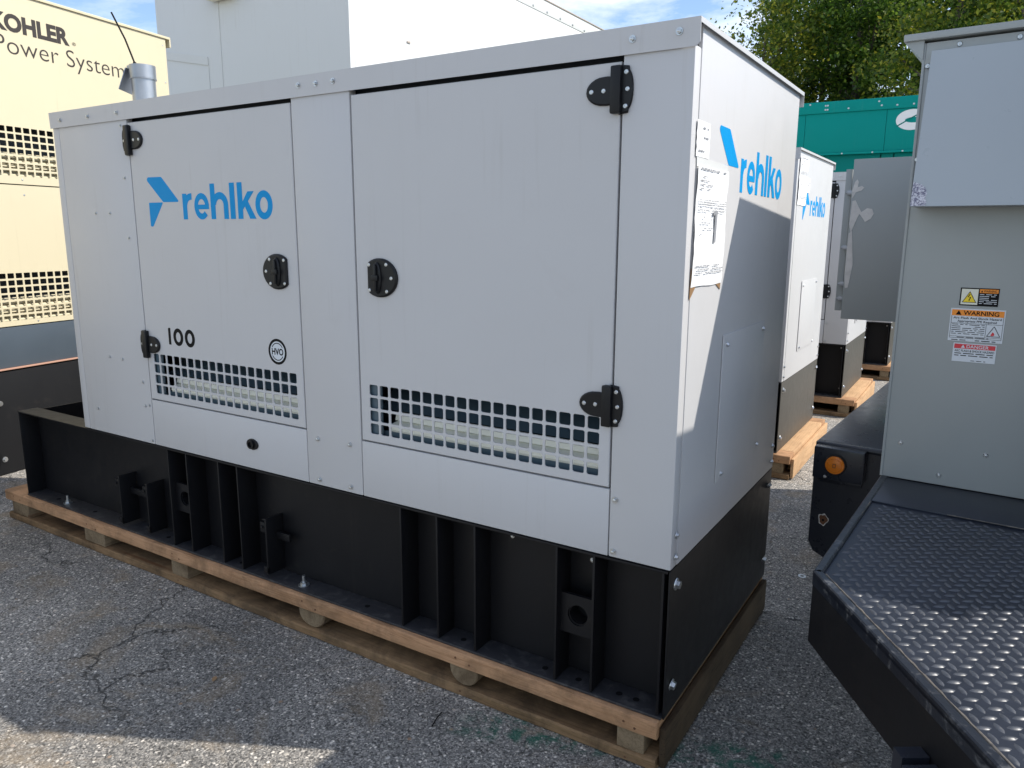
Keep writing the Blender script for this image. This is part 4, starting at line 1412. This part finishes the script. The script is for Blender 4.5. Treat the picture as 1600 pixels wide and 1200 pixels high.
# ------------------------------------------------------------------ trailer with grey cabinet at right
def make_trailer():
    g = empty('trailer_generator', (0.475, 0.717, 0), R(-3.5))
    PZ = 0.865
    CT = 2.262
    # cabinet body
    p = MB()
    p.box(0.0, 1.45, 0.0, 2.38, PZ + 0.004, CT - 0.010, 0.006)
    cab = p.build('cabinet', 'cab_grey', g)
    # bent edge strip on the left corner
    p = MB()
    p.box(-0.004, 0.004, -0.004, 0.03, PZ + 0.006, CT - 0.012, 0.0015)
    p.build('edge_strip', 'cab_grey', g)
    # frame band under the roof, pillar strips
    p = MB()
    p.box(0.0045, 0.470, -0.0045, 0.0005, CT - 0.075, CT - 0.012, 0.0012)
    p.build('head_band', 'cab_grey', g)
    # projecting wing of the cabinet to the right
    p = MB()
    p.box(0.56, 1.45, -0.24, -0.0005, PZ + 0.004, CT - 0.012, 0.005)
    p.build('side_wing', 'cab_grey', g)
    # roof with lip
    p = MB()
    p.box(-0.058, 1.50, -0.022, 2.42, CT - 0.004, CT + 0.016, 0.002)
    p.box(0.54, 1.50, -0.265, -0.0225, CT - 0.004, CT + 0.0158, 0.002)
    p.prism([(-0.056, CT - 0.0045), (-0.002, CT - 0.062), (-0.002, CT - 0.0045)], (0, 2.38, 0), FX, FZ, 0, 2.39)
    p.build('roof', 'cab_grey', g)
    # hood: wedge that stands off more at its foot
    h = MB()
    zt, zb = Z0 + 1.545, Z0 + 1.080
    a0, a1 = 0.022, 0.545
    yt, yb = -0.018, -0.125
    vs = [(a0, -0.0052, zt), (a1, -0.0052, zt), (a1, -0.0052, zb), (a0, -0.0052, zb), (a0, yt, zt - 0.002), (a1, yt, zt - 0.002), (a1, yb, zb), (a0, yb, zb)]
    h.add(vs, [(4, 5, 1, 0), (7, 6, 5, 4), (0, 3, 7, 4), (1, 5, 6, 2), (3, 2, 6, 7)])
    hood = h.build('hood', 'hood_grey', g)
    r_ = MB()
    dz = zb - zt
    def hp(s_, f):
        return (s_, yt + (yb - yt) * f - 0.0012, zt + dz * f)
    poly = [(0.0225, 0.845), (0.034, 0.85), (0.047, 0.862), (0.058, 0.885), (0.064, 0.92), (0.060, 0.945), (0.066, 0.975), (0.062, 0.998), (0.0225, 0.998)]
    r_.add([hp(a, b_) for a, b_ in poly], [tuple(range(len(poly)))[::-1]])
    r_.build('label_residue', 'speckle', hood)
    # rivets
    for s_, q in ((0.093, 1.556), (0.244, 1.556), (0.400, 1.556), (0.013, 1.503), (0.011, 1.227), (0.049, 0.313), (0.293, 0.312), (0.171, 0.223), (0.42, 0.223)):
        o_ = put(SCREW, 'rivet', g, (s_, -0.0052 if q > 1.51 or s_ < 0.02 else -0.0004, Z0 + q))
        o_.scale = (1.15, 1.5, 1.15)
    # labels
    yl = -0.0006
    def lab(name, x0, x1, z0, z1, mat, par, h0=0.0, h1=0.0008):
        q = MB()
        q.prism(rect(x0, x1, z0, z1), (0, yl, 0), FX, FZ, h0, h1)
        return q.build(name, mat, par)
    l1 = lab('shock_label', 0.171, 0.274, Z0 + 0.780, Z0 + 0.835, 'ink', g)
    lab('label_field', 0.1745, 0.2195, Z0 + 0.7835, Z0 + 0.8315, 'lab_cream', l1, 0.0009, 0.0013)
    q = MB()
    cx, cz = 0.197, Z0 + 0.8065
    q.prism([(cx - 0.0195, cz - 0.017), (cx + 0.0195, cz - 0.017), (cx, cz + 0.018)], (0, yl, 0), FX, FZ, 0.0013, 0.0016)
    q.build('triangle', 'ink', l1)
    q = MB()
    q.prism([(cx - 0.0165, cz - 0.0153), (cx + 0.0165, cz - 0.0153), (cx, cz + 0.0145)], (0, yl, 0), FX, FZ, 0.0016, 0.0018)
    q.build('triangle', 'yellow', l1)
    q = MB()
    stroke(q, [(cx + 0.001, cz + 0.009), (cx - 0.004, cz + 0.001), (cx + 0.003, cz - 0.001), (cx - 0.001, cz - 0.011)], 0.0028, (0, yl, 0), FX, FZ, 0.0018, 0.0020)
    q.build('lightning_bolt', 'ink', l1)
    lab('label_field', 0.2225, 0.2715, Z0 + 0.8205, Z0 + 0.8320, 'lab_orange', l1, 0.0009, 0.0013)
    q = MB()
    text(q, '▲WARNING' if False else 'WARNING', 0.2330, 0.2680, Z0 + 0.8227, 0.0068, (0, yl, 0), FX, FZ, 0.0015, 0.01)
    q.prism([(0.2255, Z0 + 0.8226), (0.2315, Z0 + 0.8226), (0.2285, Z0 + 0.8292)], (0, yl, 0), FX, FZ, 0.0013, 0.0015)
    q.build('lettering', 'ink', l1)
    q = MB()
    text_lines(q, 0.2235, 0.270, Z0 + 0.785, Z0 + 0.8150, (0, yl, 0), FX, FZ, 0.0011, 0.0055, 0.0018, 4, 0.9)
    q.build('small_print', 'lab_white', l1)
    l2 = lab('warning_label', 0.151, 0.2975, Z0 + 0.6680, Z0 + 0.7705, 'lab_white', g)
    q = MB()
    b0 = (0.1545, 0.2940, Z0 + 0.6775, Z0 + 0.7665)
    for s4 in (rect(b0[0], b0[1], b0[2], b0[2] + 0.001), rect(b0[0], b0[1], Z0 + 0.7240, Z0 + 0.7250), rect(b0[0], b0[0] + 0.001, b0[2], b0[3]), rect(b0[1] - 0.001, b0[1], b0[2], b0[3]), rect(0.2500, 0.2510, Z0 + 0.6840, Z0 + 0.7240), rect(b0[0], b0[1], Z0 + 0.6830, Z0 + 0.6838)):
        q.prism(s4, (0, yl, 0), FX, FZ, 0.0009, 0.0012)
    q.build('border', 'ink', l2)
    lab('label_field', 0.1545, 0.2940, Z0 + 0.7480, Z0 + 0.7665, 'lab_orange', l2, 0.0013, 0.0016)
    q = MB()
    text(q, 'WARNING', 0.1860, 0.2810, Z0 + 0.7505, 0.0135, (0, yl, 0), FX, FZ, 0.0019, 0.018)
    q.prism([(0.1650, Z0 + 0.7505), (0.1810, Z0 + 0.7505), (0.1730, Z0 + 0.7645)], (0, yl, 0), FX, FZ, 0.0016, 0.0019)
    q.build('lettering', 'ink', l2)
    q = MB()
    text(q, 'Arc Flash And Shock Hazard', 0.1600, 0.2890, Z0 + 0.7380, 0.0068, (0, yl, 0), FX, FZ, 0.0014, 0.012)
    text(q, 'Appropriate PPE Required', 0.1720, 0.2770, Z0 + 0.7280, 0.0068, (0, yl, 0), FX, FZ, 0.0014, 0.012)
    text_lines(q, 0.1580, 0.2470, Z0 + 0.690, Z0 + 0.7195, (0, yl, 0), FX, FZ, 0.0014, 0.0058, 0.0018, 9, 0.95)
    text_lines(q, 0.1750, 0.2600, Z0 + 0.6795, Z0 + 0.6797, (0, yl, 0), FX, FZ, 0.0014, 0.006, 0.0018, 10, 0.95)
    text_lines(q, 0.1610, 0.2000, Z0 + 0.6705, Z0 + 0.6707, (0, yl, 0), FX, FZ, 0.0014, 0.006, 0.0022, 12, 0.95)
    text_lines(q, 0.2250, 0.2800, Z0 + 0.6705, Z0 + 0.6707, (0, yl, 0), FX, FZ, 0.0014, 0.006, 0.0026, 13, 0.99)
    cx, cz = 0.2720, Z0 + 0.7030
    tri = [(cx - 0.0175, cz - 0.0150), (cx + 0.0175, cz - 0.0150), (cx, cz + 0.0165)]
    for i in range(3):
        stroke(q, [tri[i], tri[(i + 1) % 3]], 0.0016, (0, yl, 0), FX, FZ, 0.0011, 0.0014 + 0.0001 * i)
    q.build('small_print', 'ink', l2)
    q = MB()
    q.prism([(cx - 0.008, cz - 0.012), (cx - 0.002, cz - 0.013), (cx + 0.003, cz - 0.010), (cx + 0.001, cz - 0.004), (cx - 0.003, cz - 0.001), (cx - 0.005, cz - 0.006)], (0, yl, 0), FX, FZ, 0.0012, 0.0016)
    q.build('flame_symbol', 'lab_red', l2)
    l3 = lab('danger_label', 0.1685, 0.2850, Z0 + 0.6035, Z0 + 0.6620, 'lab_white', g)
    lab('label_field', 0.1715, 0.2820, Z0 + 0.6450, Z0 + 0.6592, 'lab_red', l3, 0.0009, 0.0013)
    q = MB()
    text(q, 'DANGER', 0.2050, 0.2650, Z0 + 0.6472, 0.0100, (0, yl, 0), FX, FZ, 0.0016, 0.015)
    q.prism([(0.1900, Z0 + 0.6472), (0.2010, Z0 + 0.6472), (0.1955, Z0 + 0.6570)], (0, yl, 0), FX, FZ, 0.0013, 0.0016)
    q.build('lettering', 'lab_white', l3)
    q = MB()
    text(q, 'ARC FLASH & SHOCK HAZARD', 0.1735, 0.2805, Z0 + 0.6345, 0.0072, (0, yl, 0), FX, FZ, 0.0012, 0.010)
    text_lines(q, 0.1740, 0.2780, Z0 + 0.6200, Z0 + 0.6285, (0, yl, 0), FX, FZ, 0.0012, 0.0068, 0.0026, 17, 0.95)
    text_lines(q, 0.2200, 0.2600, Z0 + 0.6070, Z0 + 0.6072, (0, yl, 0), FX, FZ, 0.0012, 0.0068, 0.0018, 18, 0.95)
    q.build('small_print', 'ink', l3)
    # platform (tread deck) : polygon in local xy
    A = (0.012, -0.918)
    B = (1.072, -2.335)
    poly = [(0.004, 0.0), A, B, (1.42, -2.335), (1.42, 0.0)]
    p = MB()
    p.prism(poly, (0, 0, 0), (1, 0, 0), (0, 1, 0), PZ - 0.010, PZ - 0.0035)
    deck = p.build('tread_deck', 'tread', g)
    # raised lugs
    lm = MB()
    ta = Vector((B[0] - A[0], B[1] - A[1], 0)).normalized()
    na = Vector((-ta.y, ta.x, 0))          # inward normal of the slanted edge
    if na.x < 0:
        na = -na
    pitch = 0.0265
    ang = R(35.5)
    ca, sa = math.cos(ang), math.sin(ang)
    for i in range(-75, 76):
        for j in range(-75, 76):
            x_ = i * pitch
            y_ = j * pitch
            X = x_ * ca - y_ * sa + 0.5
            Y = x_ * sa + y_ * ca - 1.0
            if X < 0.050 or X > 1.0 or Y > -0.300 or Y < -2.1:
                continue
            if (Vector((X - A[0], Y - A[1], 0))).dot(na) < 0.038:
                continue
            th = ang + (0 if (i + j) % 2 == 0 else R(90)) + random.uniform(-0.04, 0.04)
            c_, s_ = math.cos(th), math.sin(th)
            ln, wd, hh = 0.0148, 0.0058, 0.0028 * random.uniform(0.8, 1.1)
            loop = [(-ln, 0), (-ln * .5, -wd * .85), (0, -wd), (ln * .5, -wd * .85), (ln, 0), (ln * .5, wd * .85), (0, wd), (-ln * .5, wd * .85)]
            vs = [(X + a * c_ - b_ * s_, Y + a * s_ + b_ * c_, PZ - 0.0036) for a, b_ in loop]
            vs += [(X + a * 0.62 * c_ - b_ * 0.45 * s_, Y + a * 0.62 * s_ + b_ * 0.45 * c_, PZ - 0.0036 + hh) for a, b_ in loop]
            lm.add(vs, [(k, (k + 1) % 8, 8 + (k + 1) % 8, 8 + k) for k in range(8)] + [tuple(range(8, 16))])
    lo = lm.build('tread_lugs', 'tread_worn', deck, ang=70)
    lo['kind'] = 'stuff'
    # smooth bent strip at the foot of the cabinet
    p = MB()
    p.box(0.006, 1.40, -0.282, -0.001, PZ - 0.0034, PZ + 0.0030, 0.002)
    p.build('bent_strip', 'tread', g)
    p = MB()
    p.tube([(0.23 + 0.05 * i, -0.284 - 0.0006 * (i % 2), PZ + 0.0026) for i in range(3)] + [(0.42, -0.2842, PZ + 0.0026)], 0.0014, 6)
    p.tube([(0.24, -0.284, PZ + 0.0024), (0.55, -0.284, PZ + 0.0026)], 0.0012, 6)
    p.build('weld_line', 'bare', g)
    # rim along left and slanted edges
    Av, Bv = Vector((A[0], A[1], 0)), Vector((B[0], B[1], 0))
    def rim(P0, P1, inw, name):
        q = MB()
        d = (P1 - P0).normalized()
        w_ = 0.022
        prof = [(0.0, PZ - 0.030), (0.0, PZ + 0.0035), (0.003, PZ + 0.0065), (w_ - 0.004, PZ + 0.0065), (w_, PZ + 0.003), (w_, PZ - 0.006)]
        k = len(prof)
        vs = [P0 + inw * a + Vector((0, 0, b_)) for a, b_ in prof] + [P1 + inw * a + Vector((0, 0, b_)) for a, b_ in prof]
        q.add(vs, [(i, i + 1, k + i + 1, k + i) for i in range(k - 1)])
        return q.build(name, 'rim_worn', g)
    rim(Vector((0.0, -0.002, 0)), Av, Vector((1, 0, 0)), 'edge_rim')
    rim(Av, Bv, na, 'edge_rim')
    # uneven weld bead with paint worn bright
    rr_ = random.Random(5)
    q = MB()
    n_ = 90
    q.tube([Av + ta * (0.02 + 1.6 * i / n_) + na * (0.0235 + rr_.uniform(-0.0006, 0.0006)) + Vector((0, 0, PZ + 0.0036)) for i in range(n_)], [0.0026 + rr_.uniform(-0.0008, 0.0008) for i in range(n_)], 6)
    n_ = 50
    q.tube([Vector((0.0235 + rr_.uniform(-0.001, 0.001), -0.30 - 0.60 * i / n_, PZ + 0.0034)) for i in range(n_)], [0.0022 + rr_.uniform(-0.0008, 0.0008) for i in range(n_)], 6)
    q.build('weld_bead', 'bare', g, ang=80)
    # skirt of the deck frame
    q = MB()
    inner = [(0.004, 0.0), (A[0] + 0.001, A[1] + 0.002), (B[0] + 0.001, B[1] + 0.004), (1.42, -2.33), (1.42, 0.0)]
    q.prism(inner, (0, 0, 0), (1, 0, 0), (0, 1, 0), PZ - 0.182, PZ - 0.0305)
    q.build('deck_skirt', 'black_paint', g)
    q = MB()
    q.box(0.02, 1.40, 0.002, 2.38, PZ - 0.175, PZ + 0.002)
    q.build('chassis_rail', 'black_paint', g)
    # step bracket hanging on the skirt
    q = MB()
    c0 = Av + ta * 0.515 - na * 0.0005
    u_ = ta
    for off, wd_, dp in ((0.0, 0.030, 0.050), (0.045, 0.024, 0.060)):
        c1 = c0 + ta * off
        a_ = [c1 - ta * wd_ / 2, c1 + ta * wd_ / 2, c1 + ta * wd_ / 2 - na * dp, c1 - ta * wd_ / 2 - na * dp]
        vs = [v_ + Vector((0, 0, PZ - 0.105)) for v_ in a_] + [v_ + Vector((0, 0, PZ - 0.26)) for v_ in a_]
        q.add(vs, [(0, 1, 2, 3), (7, 6, 5, 4), (0, 4, 5, 1), (1, 5, 6, 2), (2, 6, 7, 3), (3, 7, 4, 0)])
    q.build('step_bracket', 'fender', g)
    q = MB()
    q.box(1.00, 1.08, -2.10, -2.02, 0.0, PZ - 0.183, 0.004)
    q.box(0.96, 1.12, -2.14, -1.98, 0.0, 0.012, 0.002)
    q.build('jack_leg', 'black_paint', g)
    # fender
    FT = 0.792
    q = MB()
    out = [(0.015, FT), (-0.361, FT), (-0.361, 0.335), (-0.338, 0.292), (-0.275, 0.262), (0.015, 0.262)]
    q.prism(out, (0, 0.655, 0), FX, FZ, 0.0, 0.040, 0.004)
    q.box(-0.362, 0.0145, 0.6555, 2.60, FT - 0.025, FT + 0.001, 0.006)
    q.box(-0.361, -0.343, 0.6557, 2.599, 0.45, FT - 0.0255, 0.003)
    q.box(-0.3425, 0.0145, 2.56, 2.60, 0.30, FT - 0.0257, 0.003)
    q.cyl((-0.352, 0.622, FT - 0.009), (0.0145, 0.622, FT - 0.009), 0.0125, 0.0125, 14)
    fd = q.build('fender', 'fender', g)
    q = MB()
    q.prism([(-0.305 + 0.021 * math.cos(a) * (1 + 0.18 * math.sin(3 * a + 1)), 0.446 + 0.027 * math.sin(a) * (1 + 0.15 * math.cos(5 * a))) for a in [2 * math.pi * i / 20 for i in range(20)]], (0, 0.615, 0), FX, FZ, 0.0, 0.0010)
    q.build('torn_label', 'residue', fd)
    q = MB()
    q.prism([(-0.304 + 0.0175 * math.cos(a) * (1 + 0.2 * math.sin(3 * a + 1)), 0.446 + 0.022 * math.sin(a) * (1 + 0.15 * math.cos(5 * a + 1))) for a in [2 * math.pi * i / 18 for i in range(18)]], (0, 0.615, 0), FX, FZ, 0.0010, 0.0016)
    q.build('rust_patch', 'rust', fd)
    q = MB()
    q.cyl((-0.304, 0.6134, 0.444), (-0.304, 0.6120, 0.444), 0.0055, 0.0055, 12)
    q.build('bolt_hole', 'ink', fd)
    # marker lamp box
    q = MB()
    q.box(-0.353, -0.150, 0.556, 0.614, 0.648, 0.788, 0.008)
    bx = q.build('lamp_box', 'fender', g)
    q = MB()
    q.box(-0.33, -0.16, 0.60, 0.614, 0.622, 0.6475, 0.002)
    q.build('lamp_bracket', 'fender', bx)
    q = MB()
    cx, cz = -0.262, 0.7195
    q.cyl((cx, 0.5558, cz), (cx, 0.5465, cz), 0.046, 0.042, 28)
    q.build('lamp_gasket', 'rubber', bx)
    q = MB()
    prev = None
    n_ = 28
    rs = [(0.0385, 0.5464), (0.0375, 0.540), (0.030, 0.5365), (0.0295, 0.5380), (0.0275, 0.5365), (0.014, 0.5345), (0.0, 0.534)]
    for k, (r__, yy_) in enumerate(rs[:-1]):
        r2, y2 = rs[k + 1]
        if r2 == 0:
            r2 = 0.0004
        q.cyl((cx, yy_, cz), (cx, y2, cz), r__, r2, n_, False)
    lens = q.build('amber_lens', 'orange', bx)
    q = MB()
    q.ringprism([(cx - 0.006, cz - 0.009), (cx + 0.006, cz - 0.009), (cx + 0.006, cz + 0.009), (cx - 0.006, cz + 0.009)], [(cx - 0.0035, cz - 0.0065), (cx + 0.0035, cz - 0.0065), (cx + 0.0035, cz + 0.0065), (cx - 0.0035, cz + 0.0065)], (0, 0.5335, 0), FX, FZ, 0, 0.0006)
    q.build('lens_marking', 'rust', bx)
    put(SCREW, 'screw', bx, (-0.300, 0.5555, 0.660))
    # wheel under the fender
    q = MB()
    wy = 1.6
    rim_p = [(0.20, -0.04), (0.34, -0.05), (0.36, -0.07), (0.365, -0.15), (0.345, -0.22), (0.20, -0.23)]
    k = 40
    vs = []
    for r__, x_ in rim_p:
        for i in range(k):
            a = 2 * math.pi * i / k
            vs.append((x_, wy + r__ * math.cos(a), 0.366 + r__ * math.sin(a)))
    q.add(vs, [(j * k + i, j * k + (i + 1) % k, (j + 1) * k + (i + 1) % k, (j + 1) * k + i) for j in range(5) for i in range(k)])
    wh = q.build('wheel', 'rubber', g)
    q = MB()
    q.cyl((-0.21, wy, 0.366), (-0.06, wy, 0.366), 0.199, 0.199, 32)
    q.cyl((-0.235, wy, 0.366), (-0.21, wy, 0.366), 0.05, 0.06, 20)
    q.build('rim', 'galv', wh)
    # open door on the cabinet side, seen from its latch edge
    q = MB()
    q.box(-0.655, -0.004, 2.235, 2.262, 1.168, 2.117, 0.003)
    dr = q.build('side_door', 'cab_grey', g)
    q = MB()
    q.box(-0.700, -0.664, 2.262, 2.33, 1.215, 2.062, 0.002)
    q.build('latch_channel', 'cab_grey', dr)
    q = MB()
    q.box(-0.664, -0.600, 2.300, 2.33, 1.20, 2.075, 0.002)
    q.build('channel_back', 'black_paint', dr)
    for zz in (1.925, 1.60, 1.38, 1.29):
        q = MB()
        q.box(-0.680, -0.652, 2.236, 2.262, zz - 0.013, zz + 0.013, 0.003)
        q.cyl((-0.69, 2.25, zz), (-0.655, 2.25, zz), 0.006, 0.006, 8)
        q.build('latch_pawl', 'galv', dr)
    q = MB()
    def band(pts):
        q.prism(pts, (0, 2.2345, 0), FX, FZ, 0.0, 0.0014)
    band([(-0.640, 1.985), (-0.628, 2.000), (-0.618, 1.985), (-0.622, 1.955), (-0.600, 1.962), (-0.585, 1.952), (-0.600, 1.935), (-0.630, 1.925), (-0.648, 1.890), (-0.652, 1.93)])
    band([(-0.645, 1.875), (-0.628, 1.88), (-0.612, 1.850), (-0.590, 1.810), (-0.560, 1.832), (-0.532, 1.828), (-0.520, 1.800), (-0.535, 1.770), (-0.565, 1.752), (-0.580, 1.775), (-0.600, 1.800), (-0.612, 1.770), (-0.625, 1.730), (-0.640, 1.690), (-0.652, 1.74)])
    band([(-0.650, 1.685), (-0.632, 1.70), (-0.622, 1.60), (-0.612, 1.50), (-0.620, 1.42), (-0.628, 1.36), (-0.645, 1.355), (-0.6535, 1.45), (-0.652, 1.58)])
    q.build('tape_residue', 'residue', dr)
    # white cable lying on the fender
    q = MB()
    q.tube([(-0.03, 1.72, 0.80), (-0.09, 1.80, 0.803), (-0.15, 1.86, 0.812), (-0.19, 1.95, 0.822), (-0.25, 2.00, 0.83), (-0.31, 2.05, 0.812)], 0.008, 8)
    q.build('cable', 'white_cable', g)
    return g
trl = make_trailer()
tag(trl, 'grey trailer-mounted generator cabinet with warning labels and black tread-plate deck at the right edge', 'trailer')

# ------------------------------------------------------------------ trees
def make_tree(x, y, h, cr, n, mat, label, seed, leaf=0.15, zc=0.56, dens=1.0):
    rr_ = random.Random(seed)
    rn = np.random.RandomState(seed)
    g = empty('tree', (x, y, 0), 0)
    t_ = MB()
    top = h * 0.8
    pts = []
    px_, py_ = 0, 0
    for i in range(8):
        px_ += rr_.uniform(-0.14, 0.14)
        py_ += rr_.uniform(-0.14, 0.14)
        pts.append((px_, py_, top * i / 7))
    r0 = 0.035 * h * 0.55
    t_.tube(pts, [r0 * (1 - 0.85 * i / 7) for i in range(8)], 9)
    tips = []
    for k in range(13):
        i = rr_.randint(1, 6)
        a = rr_.uniform(0, 6.28)
        b0 = Vector(pts[i])
        ln = cr * rr_.uniform(0.55, 1.0)
        up_ = rr_.uniform(0.25, 0.8)
        q = [b0]
        for j in range(1, 5):
            q.append(b0 + Vector((math.cos(a) * ln * j / 4, math.sin(a) * ln * j / 4, up_ * ln * j / 4)) + Vector((rr_.uniform(-.12, .12), rr_.uniform(-.12, .12), rr_.uniform(-.1, .1))))
        rb = r0 * (1 - 0.8 * i / 7) * 0.5
        t_.tube(q, [rb * (1 - 0.75 * j / 4) for j in range(5)], 6)
        tips.append(q[-1])
        for m_ in range(2):
            a2 = a + rr_.uniform(-1, 1)
            e_ = q[2] + Vector((math.cos(a2), math.sin(a2), rr_.uniform(0.1, 0.9))) * ln * 0.45
            t_.tube([q[2], (q[2] + e_) / 2 + Vector((0, 0, 0.08)), e_], [rb * 0.45, rb * 0.3, rb * 0.12], 5)
            tips.append(e_)
    t_.build('trunk', 'bark', g)
    # clumps through the crown's volume
    cz = h * zc
    nc = 130
    C_ = []
    while len(C_) < nc:
        v_ = rn.uniform(-1, 1, 3)
        d = np.linalg.norm(v_)
        if d > 1 or d < 0.25:
            continue
        f_ = 1 + 0.22 * math.sin(3.1 * v_[0] + seed) * math.cos(2.7 * v_[1] + v_[2] * 3)
        C_.append((v_[0] * cr * f_, v_[1] * cr * f_, cz + v_[2] * h * 0.46 * f_))
    for e_ in tips:
        C_.append((e_.x, e_.y, e_.z))
    C_ = np.array(C_)
    idx = rn.randint(0, len(C_), n)
    rad = rn.uniform(0.22, 0.60, len(C_))
    P_ = C_[idx] + rn.normal(0, 1, (n, 3)) * rad[idx][:, None] * np.array([0.62, 0.62, 0.42])
    s_ = leaf * rn.uniform(0.55, 1.2, n)
    nrm = rn.normal(0, 1, (n, 3)) + np.array([0, 0, 0.9])
    nrm /= np.linalg.norm(nrm, axis=1)[:, None]
    a1 = np.cross(nrm, rn.normal(0, 1, (n, 3)))
    a1 /= np.linalg.norm(a1, axis=1)[:, None]
    a2 = np.cross(nrm, a1)
    V = np.empty((n, 4, 3))
    V[:, 0] = P_ - a1 * s_[:, None] * 0.55
    V[:, 1] = P_ + a2 * s_[:, None] * 0.33 + nrm * s_[:, None] * 0.08
    V[:, 2] = P_ + a1 * s_[:, None] * 0.55 - nrm * s_[:, None] * 0.1
    V[:, 3] = P_ - a2 * s_[:, None] * 0.33 + nrm * s_[:, None] * 0.08
    me = bpy.data.meshes.new('crown')
    me.vertices.add(n * 4)
    me.vertices.foreach_set('co', V.reshape(-1))
    me.loops.add(n * 4)
    me.loops.foreach_set('vertex_index', np.arange(n * 4, dtype=np.int32))
    me.polygons.add(n)
    me.polygons.foreach_set('loop_start', np.arange(0, n * 4, 4, dtype=np.int32))
    me.polygons.foreach_set('loop_total', np.full(n, 4, dtype=np.int32))
    me.update(calc_edges=True)
    me.materials.append(M[mat])
    put(me, 'crown', g)
    tag(g, label, 'tree', 'trees behind the teal housing')
    return g
make_tree(-5.4, 21.0, 9.0, 1.9, 15000, 'leaf_b', 'slender yellowing tree, leftmost of the trees, with blue sky through its leaves', 1, 0.11)
make_tree(-3.4, 23.0, 12.0, 3.0, 32000, 'leaf_a', 'broad green tree above the gap between the foreground generator and the grey cabinet', 2, 0.12)
make_tree(-4.6, 26.0, 11.0, 2.6, 22000, 'leaf_c', 'dark narrow tree in the shade behind the slender yellowing one', 8, 0.16)
make_tree(-0.6, 21.5, 11.5, 3.2, 40000, 'leaf_a', 'dense green tree rising left of the grey cabinet roof corner', 3, 0.12)
make_tree(1.0, 17.5, 10.0, 2.6, 34000, 'leaf_b', 'bright yellow-green tree directly above the grey cabinet roof', 4, 0.105)
make_tree(3.6, 20.0, 12.0, 3.2, 34000, 'leaf_a', 'green tree at the far right behind the cabinet roof', 5, 0.12)
make_tree(-2.0, 27.0, 12.0, 3.8, 26000, 'leaf_c', 'dark shaded tree standing behind the broad green tree', 6, 0.2)
make_tree(2.0, 27.0, 13.0, 4.0, 26000, 'leaf_c', 'dark tree behind the yellow-green one over the cabinet', 7, 0.2)
# low scrub under the trees
rn = np.random.RandomState(9)
n = 26000
P_ = np.stack([rn.uniform(-7.5, 9, n), rn.uniform(18.5, 29, n), rn.beta(1.4, 1.8, n) * 4.6], 1)
s_ = rn.uniform(0.12, 0.26, n)
nrm = rn.normal(0, 1, (n, 3)) + np.array([0, 0, 0.8])
nrm /= np.linalg.norm(nrm, axis=1)[:, None]
a1 = np.cross(nrm, rn.normal(0, 1, (n, 3)))
a1 /= np.linalg.norm(a1, axis=1)[:, None]
a2 = np.cross(nrm, a1)
V = np.stack([P_ - a1 * s_[:, None] * .5, P_ + a2 * s_[:, None] * .35, P_ + a1 * s_[:, None] * .5, P_ - a2 * s_[:, None] * .35], 1)
me = bpy.data.meshes.new('undergrowth')
me.from_pydata([tuple(p) for p in V.reshape(-1, 3)], [], [(4 * i, 4 * i + 1, 4 * i + 2, 4 * i + 3) for i in range(n)])
me.materials.append(M['leaf_c'])
tag(put(me, 'undergrowth'), 'dark scrub under the trees behind the teal housing', 'undergrowth', kind='stuff')

# ------------------------------------------------------------------ small things on the ground
q = MB()
q.ringprism(oval(0, 0, 0.019, 0.019, 24), oval(0, 0, 0.0095, 0.0095, 24), (0, 0, 0), (1, 0, 0), (0, 1, 0), 0.001, 0.0035)
tag(q.build('washer', 'zinc', loc=(0.081, 1.706, 0.001), rot=(0.05, 0.04, 0)), 'steel washer lying on the asphalt between the generator and the trailer', 'washer')
q = MB()
q.tube([(-0.765, -0.14, 0.006), (-0.757, -0.18, 0.008), (-0.746, -0.22, 0.005)], 0.0022, 6)
tag(q.build('twig', 'ink'), 'short dark twig on the asphalt in front of the pallet', 'twig')
def leafpiece(x, y, rz, mat, label, sz):
    q = MB()
    pts = [(0, -1), (0.45, -0.5), (0.6, 0.1), (0.35, 0.7), (0, 1.1), (-0.4, 0.6), (-0.55, 0.0), (-0.4, -0.6)]
    vs = [(a * sz, b_ * sz, 0.004 + 0.006 * abs(a)) for a, b_ in pts]
    q.add(vs, [tuple(range(8))])
    o = q.build('fallen_leaf', mat, loc=(x, y, 0.001), rot=(0.1, 0.05, rz))
    tag(o, label, 'leaf')
leafpiece(-1.62, -0.44, 0.6, 'tape', 'small brown fallen leaf on the shaded asphalt', 0.016)
leafpiece(-0.06, 0.40, 2.0, 'residue', 'pale fallen leaf against the side of the pallet', 0.018)
# scattered loose grit
rn = np.random.RandomState(4)
q = MB()
for i in range(900):
    x_, y_ = rn.uniform(-4.6, 0.9), rn.uniform(-1.3, 3.2)
    if -4.1 < x_ < 0.02 and -0.02 < y_ < 1.3:
        continue
    r__ = rn.uniform(0.0025, 0.0065)
    a = rn.uniform(0, 6.28)
    vs = [(x_ + r__ * math.cos(a + k * 1.2566) * rn.uniform(.7, 1.2), y_ + r__ * math.sin(a + k * 1.2566) * rn.uniform(.7, 1.2), -0.001) for k in range(5)]
    vs += [(x_, y_, r__ * rn.uniform(0.7, 1.1))]
    q.add(vs, [(k, (k + 1) % 5, 5) for k in range(5)])
M['grit'] = paint('pale_grit', (0.30, 0.285, 0.26), 0.8, var=0.6, scale=60, peel=0)
tag(q.build('grit', 'grit'), 'loose pale grit scattered over the asphalt', 'grit', kind='stuff')
